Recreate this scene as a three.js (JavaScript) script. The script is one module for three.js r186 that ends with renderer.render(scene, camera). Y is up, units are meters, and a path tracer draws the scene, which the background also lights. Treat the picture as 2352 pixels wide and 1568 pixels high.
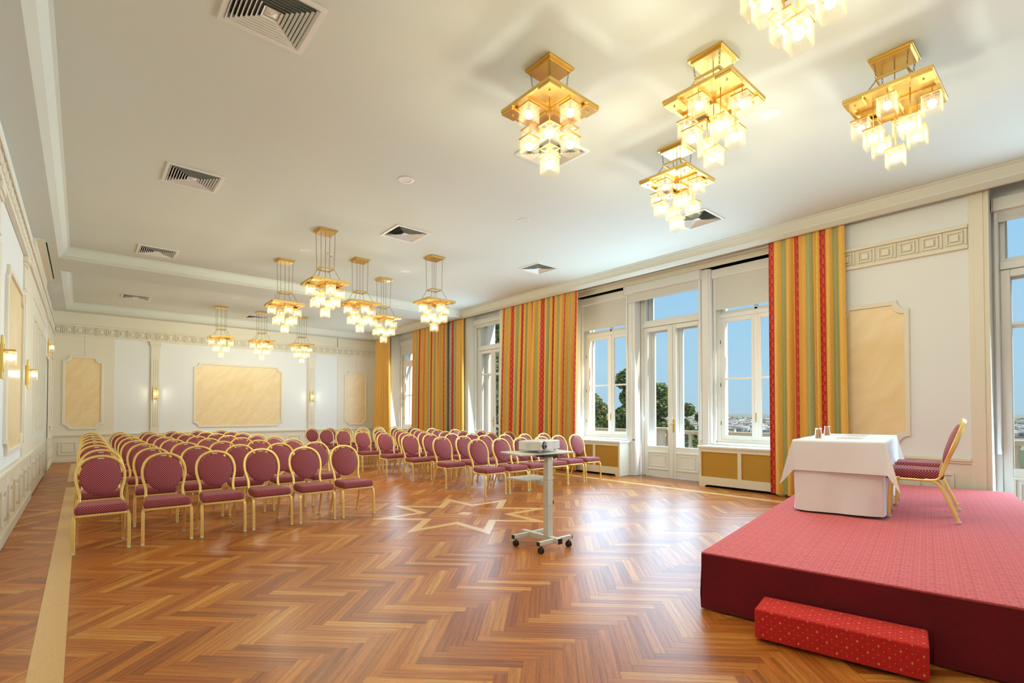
import * as THREE from 'three';
import { mergeGeometries } from 'three/addons/utils/BufferGeometryUtils.js';
import { RoundedBoxGeometry } from 'three/addons/geometries/RoundedBoxGeometry.js';
import { RectAreaLightUniformsLib } from 'three/addons/lights/RectAreaLightUniformsLib.js';

RectAreaLightUniformsLib.init();
const scene = new THREE.Scene();
const V = (x, y, z) => new THREE.Vector3(x, y, z);
const D = Math.PI / 180;

// ---------------------------------------------------------------- camera
const camera = new THREE.PerspectiveCamera(2 * Math.atan(928 / 1151) / D, 2352 / 1856, 0.05, 40000);
camera.position.set(0, 1.4, 0);
camera.rotation.order = 'YXZ';
camera.rotation.set(0.988 * D, -40.66 * D, 0);
camera.setViewOffset(2352, 1856, 0, 0, 2352, 1568);
const renderer = new THREE.WebGLRenderer();
renderer.toneMapping = THREE.LinearToneMapping;
renderer.toneMappingExposure = 1.0;
renderer.shadowMap.enabled = true;

// ---------------------------------------------------------------- seeded noise
function rng(seed) { let a = seed >>> 0; return () => { a = (a + 0x6D2B79F5) >>> 0; let t = a; t = Math.imul(t ^ (t >>> 15), t | 1); t ^= t + Math.imul(t ^ (t >>> 7), t | 61); return ((t ^ (t >>> 14)) >>> 0) / 4294967296; }; }
const hash = (x, y, s) => { let h = Math.imul(x | 0, 374761393) + Math.imul(y | 0, 668265263) + Math.imul(s | 0, 974634721); h = Math.imul(h ^ (h >>> 13), 1274126177); return ((h ^ (h >>> 16)) >>> 0) / 4294967296; };
function vnoise(x, y, px, py, s) { // value noise that repeats after px, py cells
  const ix = Math.floor(x), iy = Math.floor(y), fx = x - ix, fy = y - iy, u = fx * fx * (3 - 2 * fx), v = fy * fy * (3 - 2 * fy);
  const m = (a, b) => ((a % b) + b) % b, h = (a, b) => hash(m(a, px), m(b, py), s);
  return (h(ix, iy) * (1 - u) + h(ix + 1, iy) * u) * (1 - v) + (h(ix, iy + 1) * (1 - u) + h(ix + 1, iy + 1) * u) * v;
}
const lerp = (a, b, t) => a + (b - a) * t, clamp = (x, a = 0, b = 1) => Math.min(b, Math.max(a, x));
function tex(w, h, f, srgb = true) { // f(u, v) -> [r, g, b] 0..255
  const data = new Uint8Array(w * h * 4);
  for (let y = 0; y < h; y++) for (let x = 0; x < w; x++) { const c = f(x / w, y / h), i = (y * w + x) * 4; data[i] = clamp(c[0], 0, 255); data[i + 1] = clamp(c[1], 0, 255); data[i + 2] = clamp(c[2], 0, 255); data[i + 3] = 255; }
  const t = new THREE.DataTexture(data, w, h); t.wrapS = t.wrapT = THREE.RepeatWrapping; t.magFilter = THREE.LinearFilter; t.minFilter = THREE.LinearMipmapLinearFilter; t.generateMipmaps = true;
  if (srgb) t.colorSpace = THREE.SRGBColorSpace; t.needsUpdate = true; return t;
}
const scaled = (t, sx, sy) => { const c = t.clone(); c.repeat.set(sx, sy); c.needsUpdate = true; return c; };

// ---------------------------------------------------------------- sky, sun and added window fill
{
  const W = 512, H = 256, data = new Float32Array(W * H * 4);
  const stops = [[0, [.42, .63, .76]], [4, [.40, .66, .83]], [18, [.33, .62, .88]], [45, [.20, .46, .80]], [90, [.12, .33, .66]]];
  for (let y = 0; y < H; y++) {
    const el = ((y + .5) / H - .5) * 180; let k = 0; while (k < 3 && el > stops[k + 1][0]) k++;
    const t = clamp((el - stops[k][0]) / (stops[k + 1][0] - stops[k][0]));
    for (let x = 0; x < W; x++) {
      const n = vnoise(x / 10, y / 1.6, Math.ceil(W / 10), 400, 3) * .6 + vnoise(x / 4, y / .9, W / 4, 800, 4) * .4, wisp = el > 2 && el < 40 ? clamp((n - .74) * 3.2) : 0;
      for (let c = 0; c < 3; c++) data[(y * W + x) * 4 + c] = lerp(lerp(stops[k][1][c], stops[k + 1][1][c], t), .82, wisp * .55);
      data[(y * W + x) * 4 + 3] = 1;
    }
  }
  const sky = new THREE.DataTexture(data, W, H, THREE.RGBAFormat, THREE.FloatType);
  sky.mapping = THREE.EquirectangularReflectionMapping; sky.magFilter = THREE.LinearFilter; sky.needsUpdate = true;
  scene.background = sky;
}
const sun = new THREE.DirectionalLight(0xfff3df, 6);
sun.position.set(10 + 13, 40, -6 + 34); sun.target.position.set(10, 0, -6);
Object.assign(sun.shadow.camera, { left: -40, right: 40, top: 40, bottom: -40, near: 1, far: 140 }); sun.shadow.mapSize.set(2048, 2048);
scene.add(sun, sun.target);
const FILL = 6.3, FILLC = new THREE.Color(.64, .97, 1.24);
function windowFill(x, y, z, w, h, k = 1) { // added area light in an opening, brighter than the sky, to fill the room
  const l = new THREE.RectAreaLight(FILLC, FILL * k, w, h); l.name = 'added_window_fill'; l.position.set(x, y, z); l.lookAt(x - 1, y - .16, z); scene.add(l);
}
windowFill(9.31, 2.15, -7.66, 1.45, 2.5); windowFill(9.5, 2.0, -5.93, 1.4, 3.6); windowFill(9.31, 2.15, -4.05, 1.4, 2.5);
windowFill(9.03, 2.0, -11.74, 1.4, 3.7); windowFill(9.03, 2.0, -.13, 1.4, 3.7);
windowFill(9.03, 2.15, -16.75, 1.6, 2.6); windowFill(9.03, 2.15, 4.95, 1.6, 2.6);
const LAMPC = new THREE.Color(.89, .955, .88), CHANDELIER = 4.1, SCONCE = .3;

// ---------------------------------------------------------------- geometry helpers
const used = new Map();
function numbered(n) { const k = used.get(n) ?? 0; used.set(n, k + 1); return k ? `${n}_${String(k).padStart(3, '0')}` : n; }
function boxUV(g, s = 1) { // texture coordinates in metres from the face's main direction
  g = g.index ? g.toNonIndexed() : g; const p = g.attributes.position, n = g.attributes.normal, uv = new Float32Array(p.count * 2);
  for (let i = 0; i < p.count; i++) {
    const ax = Math.abs(n.getX(i)), ay = Math.abs(n.getY(i)), az = Math.abs(n.getZ(i));
    if (ay >= ax && ay >= az) { uv[2 * i] = p.getX(i) * s; uv[2 * i + 1] = p.getZ(i) * s; } else if (ax >= az) { uv[2 * i] = p.getZ(i) * s; uv[2 * i + 1] = p.getY(i) * s; } else { uv[2 * i] = p.getX(i) * s; uv[2 * i + 1] = p.getY(i) * s; }
  }
  g.setAttribute('uv', new THREE.BufferAttribute(uv, 2)); return g;
}
const box = (x0, x1, y0, y1, z0, z1) => new THREE.BoxGeometry(Math.abs(x1 - x0), Math.abs(y1 - y0), Math.abs(z1 - z0)).translate((x0 + x1) / 2, (y0 + y1) / 2, (z0 + z1) / 2);
const rbox = (w, h, d, r = .004, s = 1) => new RoundedBoxGeometry(w, h, d, s, Math.min(r, w / 2.01, h / 2.01, d / 2.01));
function rb(x0, x1, y0, y1, z0, z1, r = .006) { return rbox(Math.abs(x1 - x0), Math.abs(y1 - y0), Math.abs(z1 - z0), r).translate((x0 + x1) / 2, (y0 + y1) / 2, (z0 + z1) / 2); }
const cyl = (r0, r1, h, n, x, y, z) => new THREE.CylinderGeometry(r0, r1, h, n).translate(x, y, z);
function merge(list) { list = list.map((g) => { const c = g.index ? g.toNonIndexed() : g; for (const k of Object.keys(c.attributes)) if (!['position', 'normal', 'uv'].includes(k)) c.deleteAttribute(k); return c; }); return list.length === 1 ? list[0] : mergeGeometries(list); }
function sweep(pts, w, h, normal, c = .28, rib = '') { // a tube of chamfered rectangular section along points that lie in a plane with that normal
  const sec = [], a = w / 2, b = h / 2, k = Math.min(a, b) * c * 2;
  const e = .0028, ra = rib === 'a', rb_ = rib === 'b';
  sec.push([a, b - k], [a - k, b]); if (rb_) sec.push([a * .22, b], [a * .1, b - e], [-a * .1, b - e], [-a * .22, b]);
  sec.push([-a + k, b], [-a, b - k]); if (ra) sec.push([-a, b * .22], [-a + e, b * .1], [-a + e, -b * .1], [-a, -b * .22]);
  sec.push([-a, -b + k], [-a + k, -b]); if (rb_) sec.push([-a * .22, -b], [-a * .1, -b + e], [a * .1, -b + e], [a * .22, -b]);
  sec.push([a - k, -b], [a, -b + k]); if (ra) sec.push([a, -b * .22], [a - e, -b * .1], [a - e, b * .1], [a, b * .22]);
  const pos = [], idx = [], N = sec.length, n = normal.clone().normalize();
  pts.forEach((p, i) => {
    const t = pts[Math.min(i + 1, pts.length - 1)].clone().sub(pts[Math.max(i - 1, 0)]).normalize(), s = n.clone().cross(t).normalize();
    for (const [x, y] of sec) pos.push(p.x + s.x * x + n.x * y, p.y + s.y * x + n.y * y, p.z + s.z * x + n.z * y);
  });
  for (let i = 0; i + 1 < pts.length; i++) for (let j = 0; j < N; j++) { const q = i * N + j, r = i * N + (j + 1) % N; idx.push(q, q + N, r, r, q + N, r + N); }
  const L = (pts.length - 1) * N; for (let j = 1; j < N - 1; j++) { idx.push(0, j, j + 1); idx.push(L, L + j + 1, L + j); }
  const g = new THREE.BufferGeometry(); g.setAttribute('position', new THREE.Float32BufferAttribute(pos, 3)); g.setIndex(idx);
  const f = g.toNonIndexed(); f.computeVertexNormals(); f.setAttribute('uv', new THREE.BufferAttribute(new Float32Array(f.attributes.position.count * 2), 2)); return f;
}
const bar = (a, b, w, h, n) => sweep([a, b], w, h, n);
const curve = (pts, n) => new THREE.CatmullRomCurve3(pts).getPoints(n);
function mesh(name, geo, mat, parent) { const m = new THREE.Mesh(Array.isArray(geo) ? merge(geo) : geo, mat); m.name = parent ? name : numbered(name); (parent ?? scene).add(m); return m; }
function tag(o, label, category, group, kind) { o.userData = { label, category }; if (group) o.userData.group = group; if (kind) o.userData.kind = kind; return o; }
function thing(name, label, category, [x, y, z] = [0, 0, 0], turn = 0, group) { const o = new THREE.Group(); o.name = numbered(name); scene.add(o); o.position.set(x, y, z); o.rotation.y = turn; return tag(o, label, category, group); }
function copy(o, label, [x, y, z], turn) { const c = o.clone(); c.name = numbered(o.name.replace(/_\d{3}$/, '')); c.userData = { ...o.userData, label }; c.position.set(x, y, z); if (turn !== undefined) c.rotation.y = turn; scene.add(c); return c; }
function struct(name, geo, mat, label, category) { const m = mesh(name, geo, mat); m.userData = { kind: 'structure' }; if (label) Object.assign(m.userData, { label, category }); return m; }
const stuff = (m) => { m.userData.kind = 'stuff'; return m; };
const ORD = ['first', 'second', 'third', 'fourth', 'fifth', 'sixth', 'seventh', 'eighth', 'ninth'];

// ---------------------------------------------------------------- textures
const woodTex = tex(1024, 512, (u, v) => { // 1.2 m x 0.3 m of fine grain
  const w = vnoise(u * 6, v * 10, 6, 10, 1) * .9, rings = Math.sin((v * 26 + w * 7 + vnoise(u * 3, v * 4, 3, 4, 2) * 6) * Math.PI * 2) * .5 + .5;
  const fib = vnoise(u * 40, v * 320, 40, 320, 5), pore = vnoise(u * 90, v * 420, 90, 420, 6), k = .80 + rings * .05 + fib * .13 - (pore > .8 ? (pore - .8) * .6 : 0) + (vnoise(u * 4, v * 26, 4, 26, 9) - .5) * .22;
  return [236 * k, 230 * k, 224 * k];
});
const mapleTex = tex(1024, 256, (u, v) => { const n = vnoise(u * 5, v * 8, 5, 8, 11), r = Math.sin((v * 12 + n * 5) * Math.PI * 2) * .5 + .5, f = vnoise(u * 60, v * 200, 60, 200, 12), k = .92 + r * .022 + f * .06; return [240 * k, 232 * k, 220 * k]; });
const fabricTex = tex(256, 256, (u, v) => { // diamond lattice, four cells a side
  const a = ((u + v) * 4) % 1, b = ((u - v) * 4 + 8) % 1, da = Math.min(a, 1 - a), db = Math.min(b, 1 - b), edge = Math.min(da, db), n = (hash(u * 256, v * 256, 7) - .5) * 14;
  const dot = Math.hypot(a - .5, b - .5) < .13;
  const c = edge < .14 ? [104, 14, 40] : dot ? [226, 150, 140] : edge < .2 ? [150, 56, 70] : [196, 106, 106]; return c.map((x) => x + n);
});
const STR = .62; // one repeat of the curtain stripes, in metres of cloth
const curtainTex = tex(512, 512, (u, v) => {
  const n = (vnoise(u * 160, v * 40, 160, 40, 21) - .5) * 16, leaf = Math.sin(u * Math.PI * 2 * 14 + Math.sin(v * Math.PI * 2 * 4) * 2) * Math.sin(v * Math.PI * 2 * 10) * 6;
  const gold = [238 + n + leaf, 184 + n * .8 + leaf, 86 + n * .5], green = [176 + n + leaf, 174 + n + leaf, 116 + n * .6];
  const uu = u * STR, s0 = .03, s1 = .16, g0 = .32, g1 = .47;
  if (uu > s0 && uu < s1) {
    const x = (uu - s0) / (s1 - s0) - .5, y = ((v * 4) % 1) - .5, y2 = ((v * 4 + .5) % 1) - .5;
    const m1 = Math.hypot(x * 1.15, y * 1.0), m2 = Math.hypot(Math.abs(x) - .32, y2 * .95), petal = Math.cos(Math.atan2(y, x) * 6) * .05;
    const on = (m1 < .26 + petal && m1 > .1) || m1 < .05 || (m2 < .15 && m2 > .07) || (Math.abs(Math.abs(x) - .18 - Math.sin(y2 * 6.28) * .1) < .035 && Math.abs(y2) < .3);
    return on ? [226 + n, 100 + n, 66 + n] : [192 + n, 46 + n * .6, 38 + n * .6];
  }
  return uu > g0 && uu < g1 ? green : gold;
});
const carpetTex = tex(512, 512, (u, v) => { // 0.19 m repeat: crosses and dots on red pile
  const n = (hash(u * 512, v * 512, 31) - .5) * 46 + (vnoise(u * 20, v * 20, 20, 20, 32) - .5) * 18, X = u * 2, Y = v * 2;
  const cell = (ox, oy) => { const x = ((X + ox) % 1) - .5, y = ((Y + oy) % 1) - .5; return [x, y]; };
  let on = false; for (const [ox, oy] of [[0, 0], [.5, .5]]) { const [x, y] = cell(ox, oy); if ((Math.abs(x) < .022 && Math.abs(y) < .075) || (Math.abs(y) < .022 && Math.abs(x) < .06)) on = true; }
  for (const [ox, oy] of [[.5, 0], [0, .5], [.25, .25], [.75, .75], [.25, .75], [.75, .25]]) { const [x, y] = cell(ox, oy); if (Math.hypot(x, y) < .026) on = true; }
  return on ? [232 + n * .5, 176 + n * .5, 96 + n * .5] : [212 + n, 40 + n * .35, 38 + n * .35];
});
const deckTex = tex(512, 512, (u, v) => { // worn stage carpet: rows of small dots, 0.17 m repeat
  const n = (hash(u * 512, v * 512, 41) - .5) * 40 + (vnoise(u * 9, v * 9, 9, 9, 42) - .5) * 26, x = ((u * 4) % 1) - .5, y = ((v * 4) % 1) - .5, x2 = ((u * 4 + .5) % 1) - .5, y2 = ((v * 4 + .5) % 1) - .5;
  const on = Math.hypot(x, y) < .075 || Math.hypot(x2, y2) < .06; return on ? [236 + n * .4, 182 + n * .4, 140 + n * .4] : [206 + n, 84 + n * .7, 86 + n * .7];
});
const marbleTex = tex(1024, 1024, (u, v) => { // 1.5 m repeat, slanting clouds and a few pale veins
  const w = vnoise(u * 4, v * 4, 4, 4, 51), p = u * 6 + v * 6 + w * 1.2, q = v * 12 - u * 12 + w * 2, soft = vnoise(p * .5, q, 6, 24, 53) * .55 + vnoise(p, q * 2, 12, 48, 54) * .25 + vnoise(u * 5, v * 5, 5, 5, 57) * .2;
  const d = Math.abs(Math.sin((v * 2 - u + w * .45) * Math.PI * 2)), thin = d < .014 && vnoise(u * 8, v * 8, 8, 8, 58) > .5 ? 1 : 0, k = clamp(soft * 1.1 + (vnoise(u * 120, v * 120, 120, 120, 56) - .5) * .08);
  return [lerp(238, 249, k) + thin * 5, lerp(206, 226, k) + thin * 9, lerp(146, 180, k) + thin * 22];
});
const meshTex = tex(128, 128, (u, v) => { const x = (u * 4 % 1) - .5, y = (v * 4 % 1) - .5, x2 = ((u * 4 + .5) % 1) - .5, y2 = ((v * 4 + .5) % 1) - .5; return Math.min(Math.hypot(x, y), Math.hypot(x2, y2)) < .2 ? [116, 84, 26] : [212, 168, 74]; });
const plasterTex = tex(512, 512, (u, v) => { const k = 128 + (vnoise(u * 120, v * 120, 120, 120, 61) - .5) * 60 + (vnoise(u * 30, v * 30, 30, 30, 62) - .5) * 50; return [k, k, k]; }, false);
const weaveTex = tex(256, 256, (u, v) => { const k = 128 + Math.sin(u * Math.PI * 2 * 64) * 40 + Math.sin(v * Math.PI * 2 * 64) * 40; return [k, k, k]; }, false);
const crushTex = tex(512, 512, (u, v) => { const k = 186 + vnoise(u * 6, v * 5, 6, 5, 71) * 24 + vnoise(u * 90, v * 90, 90, 90, 72) * 26; return [k, k * .94, k * .96]; });

// ---------------------------------------------------------------- materials
const std = (p) => new THREE.MeshStandardMaterial(p), phys = (p) => new THREE.MeshPhysicalMaterial(p), rgb = (r, g, b) => new THREE.Color().setRGB(r, g, b);
const M = {
  white: std({ color: rgb(.85, .86, .84), roughness: .6, bumpMap: plasterTex, bumpScale: .0006 }),
  cream: std({ color: rgb(.83, .765, .615), roughness: .5 }),
  ceil: std({ color: rgb(.715, .735, .65), roughness: .8, bumpMap: plasterTex, bumpScale: .0005 }),
  winWhite: std({ color: rgb(.84, .83, .79), roughness: .35 }),
  ventWhite: std({ color: rgb(.82, .79, .72), roughness: .4 }),
  blind: phys({ color: rgb(.84, .82, .76), roughness: .95, transmission: .22, thickness: 0 }),
  marble: std({ map: scaled(marbleTex, 1 / 1.5, 1 / 1.5), roughness: .32 }),
  brass: std({ color: rgb(.78, .53, .17), metalness: 1, roughness: .27 }),
  chain: std({ color: rgb(.30, .20, .10), metalness: .9, roughness: .4 }),
  gold: std({ color: rgb(.95, .69, .23), metalness: .38, roughness: .3 }),
  foot: std({ color: rgb(.75, .74, .70), roughness: .4 }),
  fabric: phys({ map: scaled(fabricTex, 1 / .09, 1 / .09), roughness: .75, sheen: .5, sheenColor: rgb(.9, .5, .45), sheenRoughness: .45 }),
  rods: phys({ color: rgb(.99, .955, .87), roughness: .135, specularIntensity: .15, transmission: 1, thickness: 0 }),
  bulb: std({ color: 0x000000, emissive: rgb(1, .91, .74), emissiveIntensity: 1.5 }),
  curtain: std({ map: scaled(curtainTex, 1 / STR, 1 / STR), roughness: .62, bumpMap: scaled(weaveTex, 4, 4), bumpScale: .0003 }),
  deck: phys({ map: scaled(deckTex, 1 / .17, 1 / .17), roughness: .95, sheen: .35, sheenColor: rgb(1, .6, .6) }),
  step: phys({ map: scaled(carpetTex, 1 / .19, 1 / .19), roughness: .95, sheen: .2, sheenColor: rgb(1, .4, .3) }),
  velvet: phys({ color: rgb(.25, .002, .014), map: scaled(crushTex, .8, .8), roughness: .85, sheen: .15, sheenColor: rgb(.8, .05, .12), sheenRoughness: .4 }),
  cloth: std({ color: rgb(.87, .86, .86), roughness: .8, bumpMap: scaled(weaveTex, 8, 8), bumpScale: .0002 }),
  cart: std({ color: rgb(.72, .71, .63), roughness: .38 }),
  projector: std({ color: rgb(.86, .84, .78), roughness: .35 }),
  black: std({ color: rgb(.02, .02, .02), roughness: .35 }),
  lens: phys({ color: rgb(.03, .03, .04), roughness: .03, clearcoat: 1 }),
  pane: phys({ color: rgb(1, 1, 1), roughness: 0, transmission: 1, thickness: 0, ior: 1.16 }),
  tumbler: phys({ color: rgb(1, 1, 1), roughness: .01, transmission: 1, thickness: .003, ior: 1.5 }),
  paper: std({ color: rgb(.88, .87, .84), roughness: .7 }),
  grille: std({ map: scaled(meshTex, 1 / .06, 1 / .06), metalness: .45, roughness: .45 }),
  maple: std({ color: rgb(.92, .60, .25), map: scaled(mapleTex, 1 / 1.1, 1 / .3), roughness: .32 }),
  subfloor: std({ color: rgb(.10, .05, .02), roughness: .6 }),
  stone: std({ color: rgb(.52, .45, .33), roughness: .9, bumpMap: plasterTex, bumpScale: .004 }),
  terrace: std({ color: rgb(.50, .47, .42), roughness: .9 }),
  facade: std({ color: rgb(.82, .80, .72), roughness: .8 }),
  bark: std({ color: rgb(.10, .07, .045), roughness: .95 }),
  leaf: [[.20, .28, .08], [.34, .42, .13], [.11, .17, .05]].map((c) => phys({ color: rgb(...c), roughness: .9, transmission: .3, thickness: 0 })),
  plain: std({ color: rgb(.25, .28, .22), roughness: 1 }),
};
const XL = -.64, XW = 9.0, ZF = -19.03, ZB = 7.2, Y0 = 4.28, YC = 4.482;

// ================================================================ FLOOR
const floor = struct('floor', boxUV(box(XL - .3, XW + 1.02, -.3, -.006, ZF - .3, ZB + .3)), M.subfloor);
{
  const L = .6, W = .075, n = 8, gap = .00035, R = rng(77), s2 = Math.SQRT1_2;
  const tints = [[0.72, 0.24, 0.036], [0.67, 0.215, 0.032], [0.76, 0.265, 0.041], [0.61, 0.19, 0.029], [0.73, 0.25, 0.039], [0.83, 0.325, 0.055], [0.55, 0.165, 0.026], [0.69, 0.225, 0.034], [0.92, 0.41, 0.085], [0.63, 0.2, 0.031], [0.49, 0.145, 0.024], [0.79, 0.29, 0.047]];
  const mats = tints.map((c) => phys({ color: rgb(...c), map: scaled(woodTex, 1 / 1.2, 1 / .3), roughness: .38, specularIntensity: .45, clearcoat: .12, clearcoatRoughness: .2 }));
  const mergedMat = phys({ color: rgb(1, 1, 1), vertexColors: true, map: mats[0].map, roughness: .38, specularIntensity: .45, clearcoat: .12, clearcoatRoughness: .2 });
  // the fields of herringbone between the maple bands: x0, x1, z0, z1
  const fields = [[-.055, 8.28, -12.45, .65], [XL, -.207, ZF, .8], [8.43, XW, ZF, .8], [-.207, 8.43, -13.63, -12.60], [-.055, 8.28, -18.30, -13.78], [-.207, 8.43, ZF, -18.45]];
  const clip = (poly, [x0, x1, z0, z1]) => {
    for (const [ax, sgn, lim] of [[0, 1, x0], [0, -1, -x1], [1, 1, z0], [1, -1, -z1]]) {
      const out = []; for (let i = 0; i < poly.length; i++) { const a = poly[i], b = poly[(i + 1) % poly.length], da = a[ax] * sgn - lim, db = b[ax] * sgn - lim; if (da >= 0) out.push(a); if (da * db < 0) { const t = da / (da - db); out.push([a[0] + (b[0] - a[0]) * t, a[1] + (b[1] - a[1]) * t]); } }
      poly = out; if (poly.length < 3) return null;
    } return poly;
  };
  const area = (p) => { let a = 0; for (let i = 0; i < p.length; i++) { const q = p[(i + 1) % p.length]; a += p[i][0] * q[1] - q[0] * p[i][1]; } return Math.abs(a) / 2; };
  camera.updateMatrixWorld(true); camera.updateProjectionMatrix();
  const planks = [];
  const add = (a, b, along) => { // along: 0 runs with a, 1 runs with b
    const da = along ? W : L, db = along ? L : W, corners = [[a + gap, b + gap], [a + da - gap, b + gap], [a + da - gap, b + db - gap], [a + gap, b + db - gap]].map(([p, q]) => [(p + q) * s2, (q - p) * s2]);
    const cx = (a + da / 2 + b + db / 2) * s2, cz = (b + db / 2 - a - da / 2) * s2; if (cx < XL - .5 || cx > XW + .5 || cz < ZF - .5 || cz > 1.3) return;
    const tint = Math.floor(Math.pow(R(), 1.25) * tints.length), uo = R() * 1.2, vo = Math.floor(R() * 4) * .075, v = Math.floor(R() * 6);
    for (const f of fields) { const p = clip(corners, f); if (p && area(p) > 2e-4) planks.push({ p, whole: area(p) > L * W * .96, cx, cz, along, tint, uo, vo, v }); }
  };
  for (let m = -24; m <= 24; m++) for (let k = -420; k <= 420; k++) { add((k + m * n) * W, (k - m * n) * W, 0); add((k + m * n + n) * W, (k - m * n + 1 - n) * W, 1); }
  const v3 = V(0, 0, 0), ux = s2, uz = s2;
  for (const k of planks) {
    const c = k.p.map(([x, z]) => { v3.set(x, 0, z).project(camera); return v3.z > 1 ? null : [v3.x, v3.y]; });
    const mid = V(k.cx, 0, k.cz).applyMatrix4(camera.matrixWorldInverse);
    k.size = c.some((q) => !q) || mid.z > -.6 ? 0 : c.some(([x, y]) => Math.abs(x) < 1 && Math.abs(y) < 1) ? area(c) : 0;
    if (k.cx > 3.5 && k.cz > -2.2) k.size *= .05; // under the stage
  }
  planks.sort((a, b) => b.size - a.size);
  const prism = (k, ox, oz) => { // top and sides of one board
    const pos = [], nor = [], uv = [], dx = s2, dz = k.along ? s2 : -s2, q = k.p.map(([x, z]) => [x - ox, z - oz]);
    let sgn = 0; for (let i = 0; i < q.length; i++) { const b = q[(i + 1) % q.length]; sgn += q[i][0] * b[1] - b[0] * q[i][1]; } if (sgn > 0) q.reverse();
    const put = (x, y, z, nx, ny, nz) => { pos.push(x, y, z); nor.push(nx, ny, nz); const wx = x + ox - k.cx, wz = z + oz - k.cz; uv.push(wx * dx + wz * dz + k.uo, wx * -dz + wz * dx + k.vo + .0375); };
    for (let i = 1; i + 1 < q.length; i++) for (const j of [0, i, i + 1]) put(q[j][0], 0, q[j][1], 0, 1, 0);
    for (let i = 0; i < q.length; i++) { const a = q[i], b = q[(i + 1) % q.length], ex = b[0] - a[0], ez = b[1] - a[1], l = Math.hypot(ex, ez) || 1, nx = -ez / l, nz = ex / l; for (const [p, y] of [[a, 0], [a, -.008], [b, -.008], [a, 0], [b, -.008], [b, 0]]) put(p[0], y, p[1], nx, 0, nz); }
    return [pos, nor, uv];
  };
  const toGeo = (pos, nor, uv, col) => { const g = new THREE.BufferGeometry(); g.setAttribute('position', new THREE.Float32BufferAttribute(pos, 3)); g.setAttribute('normal', new THREE.Float32BufferAttribute(nor, 3)); g.setAttribute('uv', new THREE.Float32BufferAttribute(uv, 2)); if (col) g.setAttribute('color', new THREE.Float32BufferAttribute(col, 3)); return g; };
  const shared = new Map();
  planks.slice(0, 300).forEach((k) => {
    let g; if (k.whole) { const key = k.along + '_' + k.v; if (!shared.has(key)) { const q = { ...k, uo: k.v * .21, vo: (k.v % 4) * .075 }; shared.set(key, toGeo(...prism(q, k.cx, k.cz))); } g = shared.get(key); } else g = toGeo(...prism(k, k.cx, k.cz));
    const m = mesh('plank', g, mats[k.tint], floor); m.position.set(k.cx, 0, k.cz);
  });
  const P = [], N = [], U = [], C = [];
  for (const k of planks.slice(300)) { const [a, b, c] = prism(k, 0, 0); for (const x of a) P.push(x); for (const x of b) N.push(x); for (const x of c) U.push(x); for (let i = 0; i < a.length; i += 3) C.push(...tints[k.tint]); }
  stuff(mesh('plank_field', toGeo(P, N, U, C), mergedMat, floor));
  // boards behind the camera
  mesh('floor_boards', boxUV(box(XL, XW, -.006, 0, .8, ZB)), mats[0], floor);
  // maple bands, in lengths
  const maple = (x0, x1, z0, z1) => { const alongZ = z1 - z0 > x1 - x0, len = alongZ ? z1 - z0 : x1 - x0, c = Math.max(1, Math.round(len / 1.9)); for (let i = 0; i < c; i++) { const a = i / c, b = (i + 1) / c, e = .0007; const g = alongZ ? box(x0 + e, x1 - e, -.008, 0, lerp(z0, z1, a) + e, lerp(z0, z1, b) - e) : box(lerp(x0, x1, a) + e, lerp(x0, x1, b) - e, -.008, 0, z0 + e, z1 - e); const u = boxUV(g), q = u.attributes.uv; for (let j = 0; j < q.count; j++) { const p = alongZ ? [q.getY(j), q.getX(j)] : [q.getX(j), q.getY(j)]; q.setXY(j, p[0] + i * .37, p[1] + i * .11); } mesh('maple_strip', u, M.maple, floor); } };
  for (const [za, zb] of [[-12.60, .8], [-18.45, -13.63]]) { maple(-.207, -.055, za, zb); maple(8.28, 8.43, za, zb); maple(-.055, 8.28, za, za + .15); maple(-.055, 8.28, zb - .15, zb); }
  // the eight-pointed star let into the floor, sixteen strips
  const cx = 4.07, cz = -5.74, ang = (i) => (i * 22.5) * D, o = (i) => (i % 2 ? 1.27 : .68), q = (i) => (i % 2 ? 1.0 : .54);
  for (let i = 0; i < 16; i++) {
    const pt = (r, j) => [cx + Math.cos(ang(j)) * r, cz + Math.sin(ang(j)) * r], p = [pt(o(i), i), pt(o(i + 1), i + 1), pt(q(i + 1), i + 1), pt(q(i), i)];
    const sh = new THREE.Shape(p.map(([x, z]) => new THREE.Vector2(x, -z))), g = new THREE.ExtrudeGeometry(sh, { depth: .0012, bevelEnabled: false }).rotateX(-Math.PI / 2); const e = boxUV(g.translate(0, -.0002, 0)); mesh('star_strip', e, M.maple, floor);
  }
  mesh('star_tile', boxUV(rbox(.17, .0012, .17, .0004).rotateY(.4).translate(cx, .0004, cz)), M.maple, floor);
}

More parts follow.
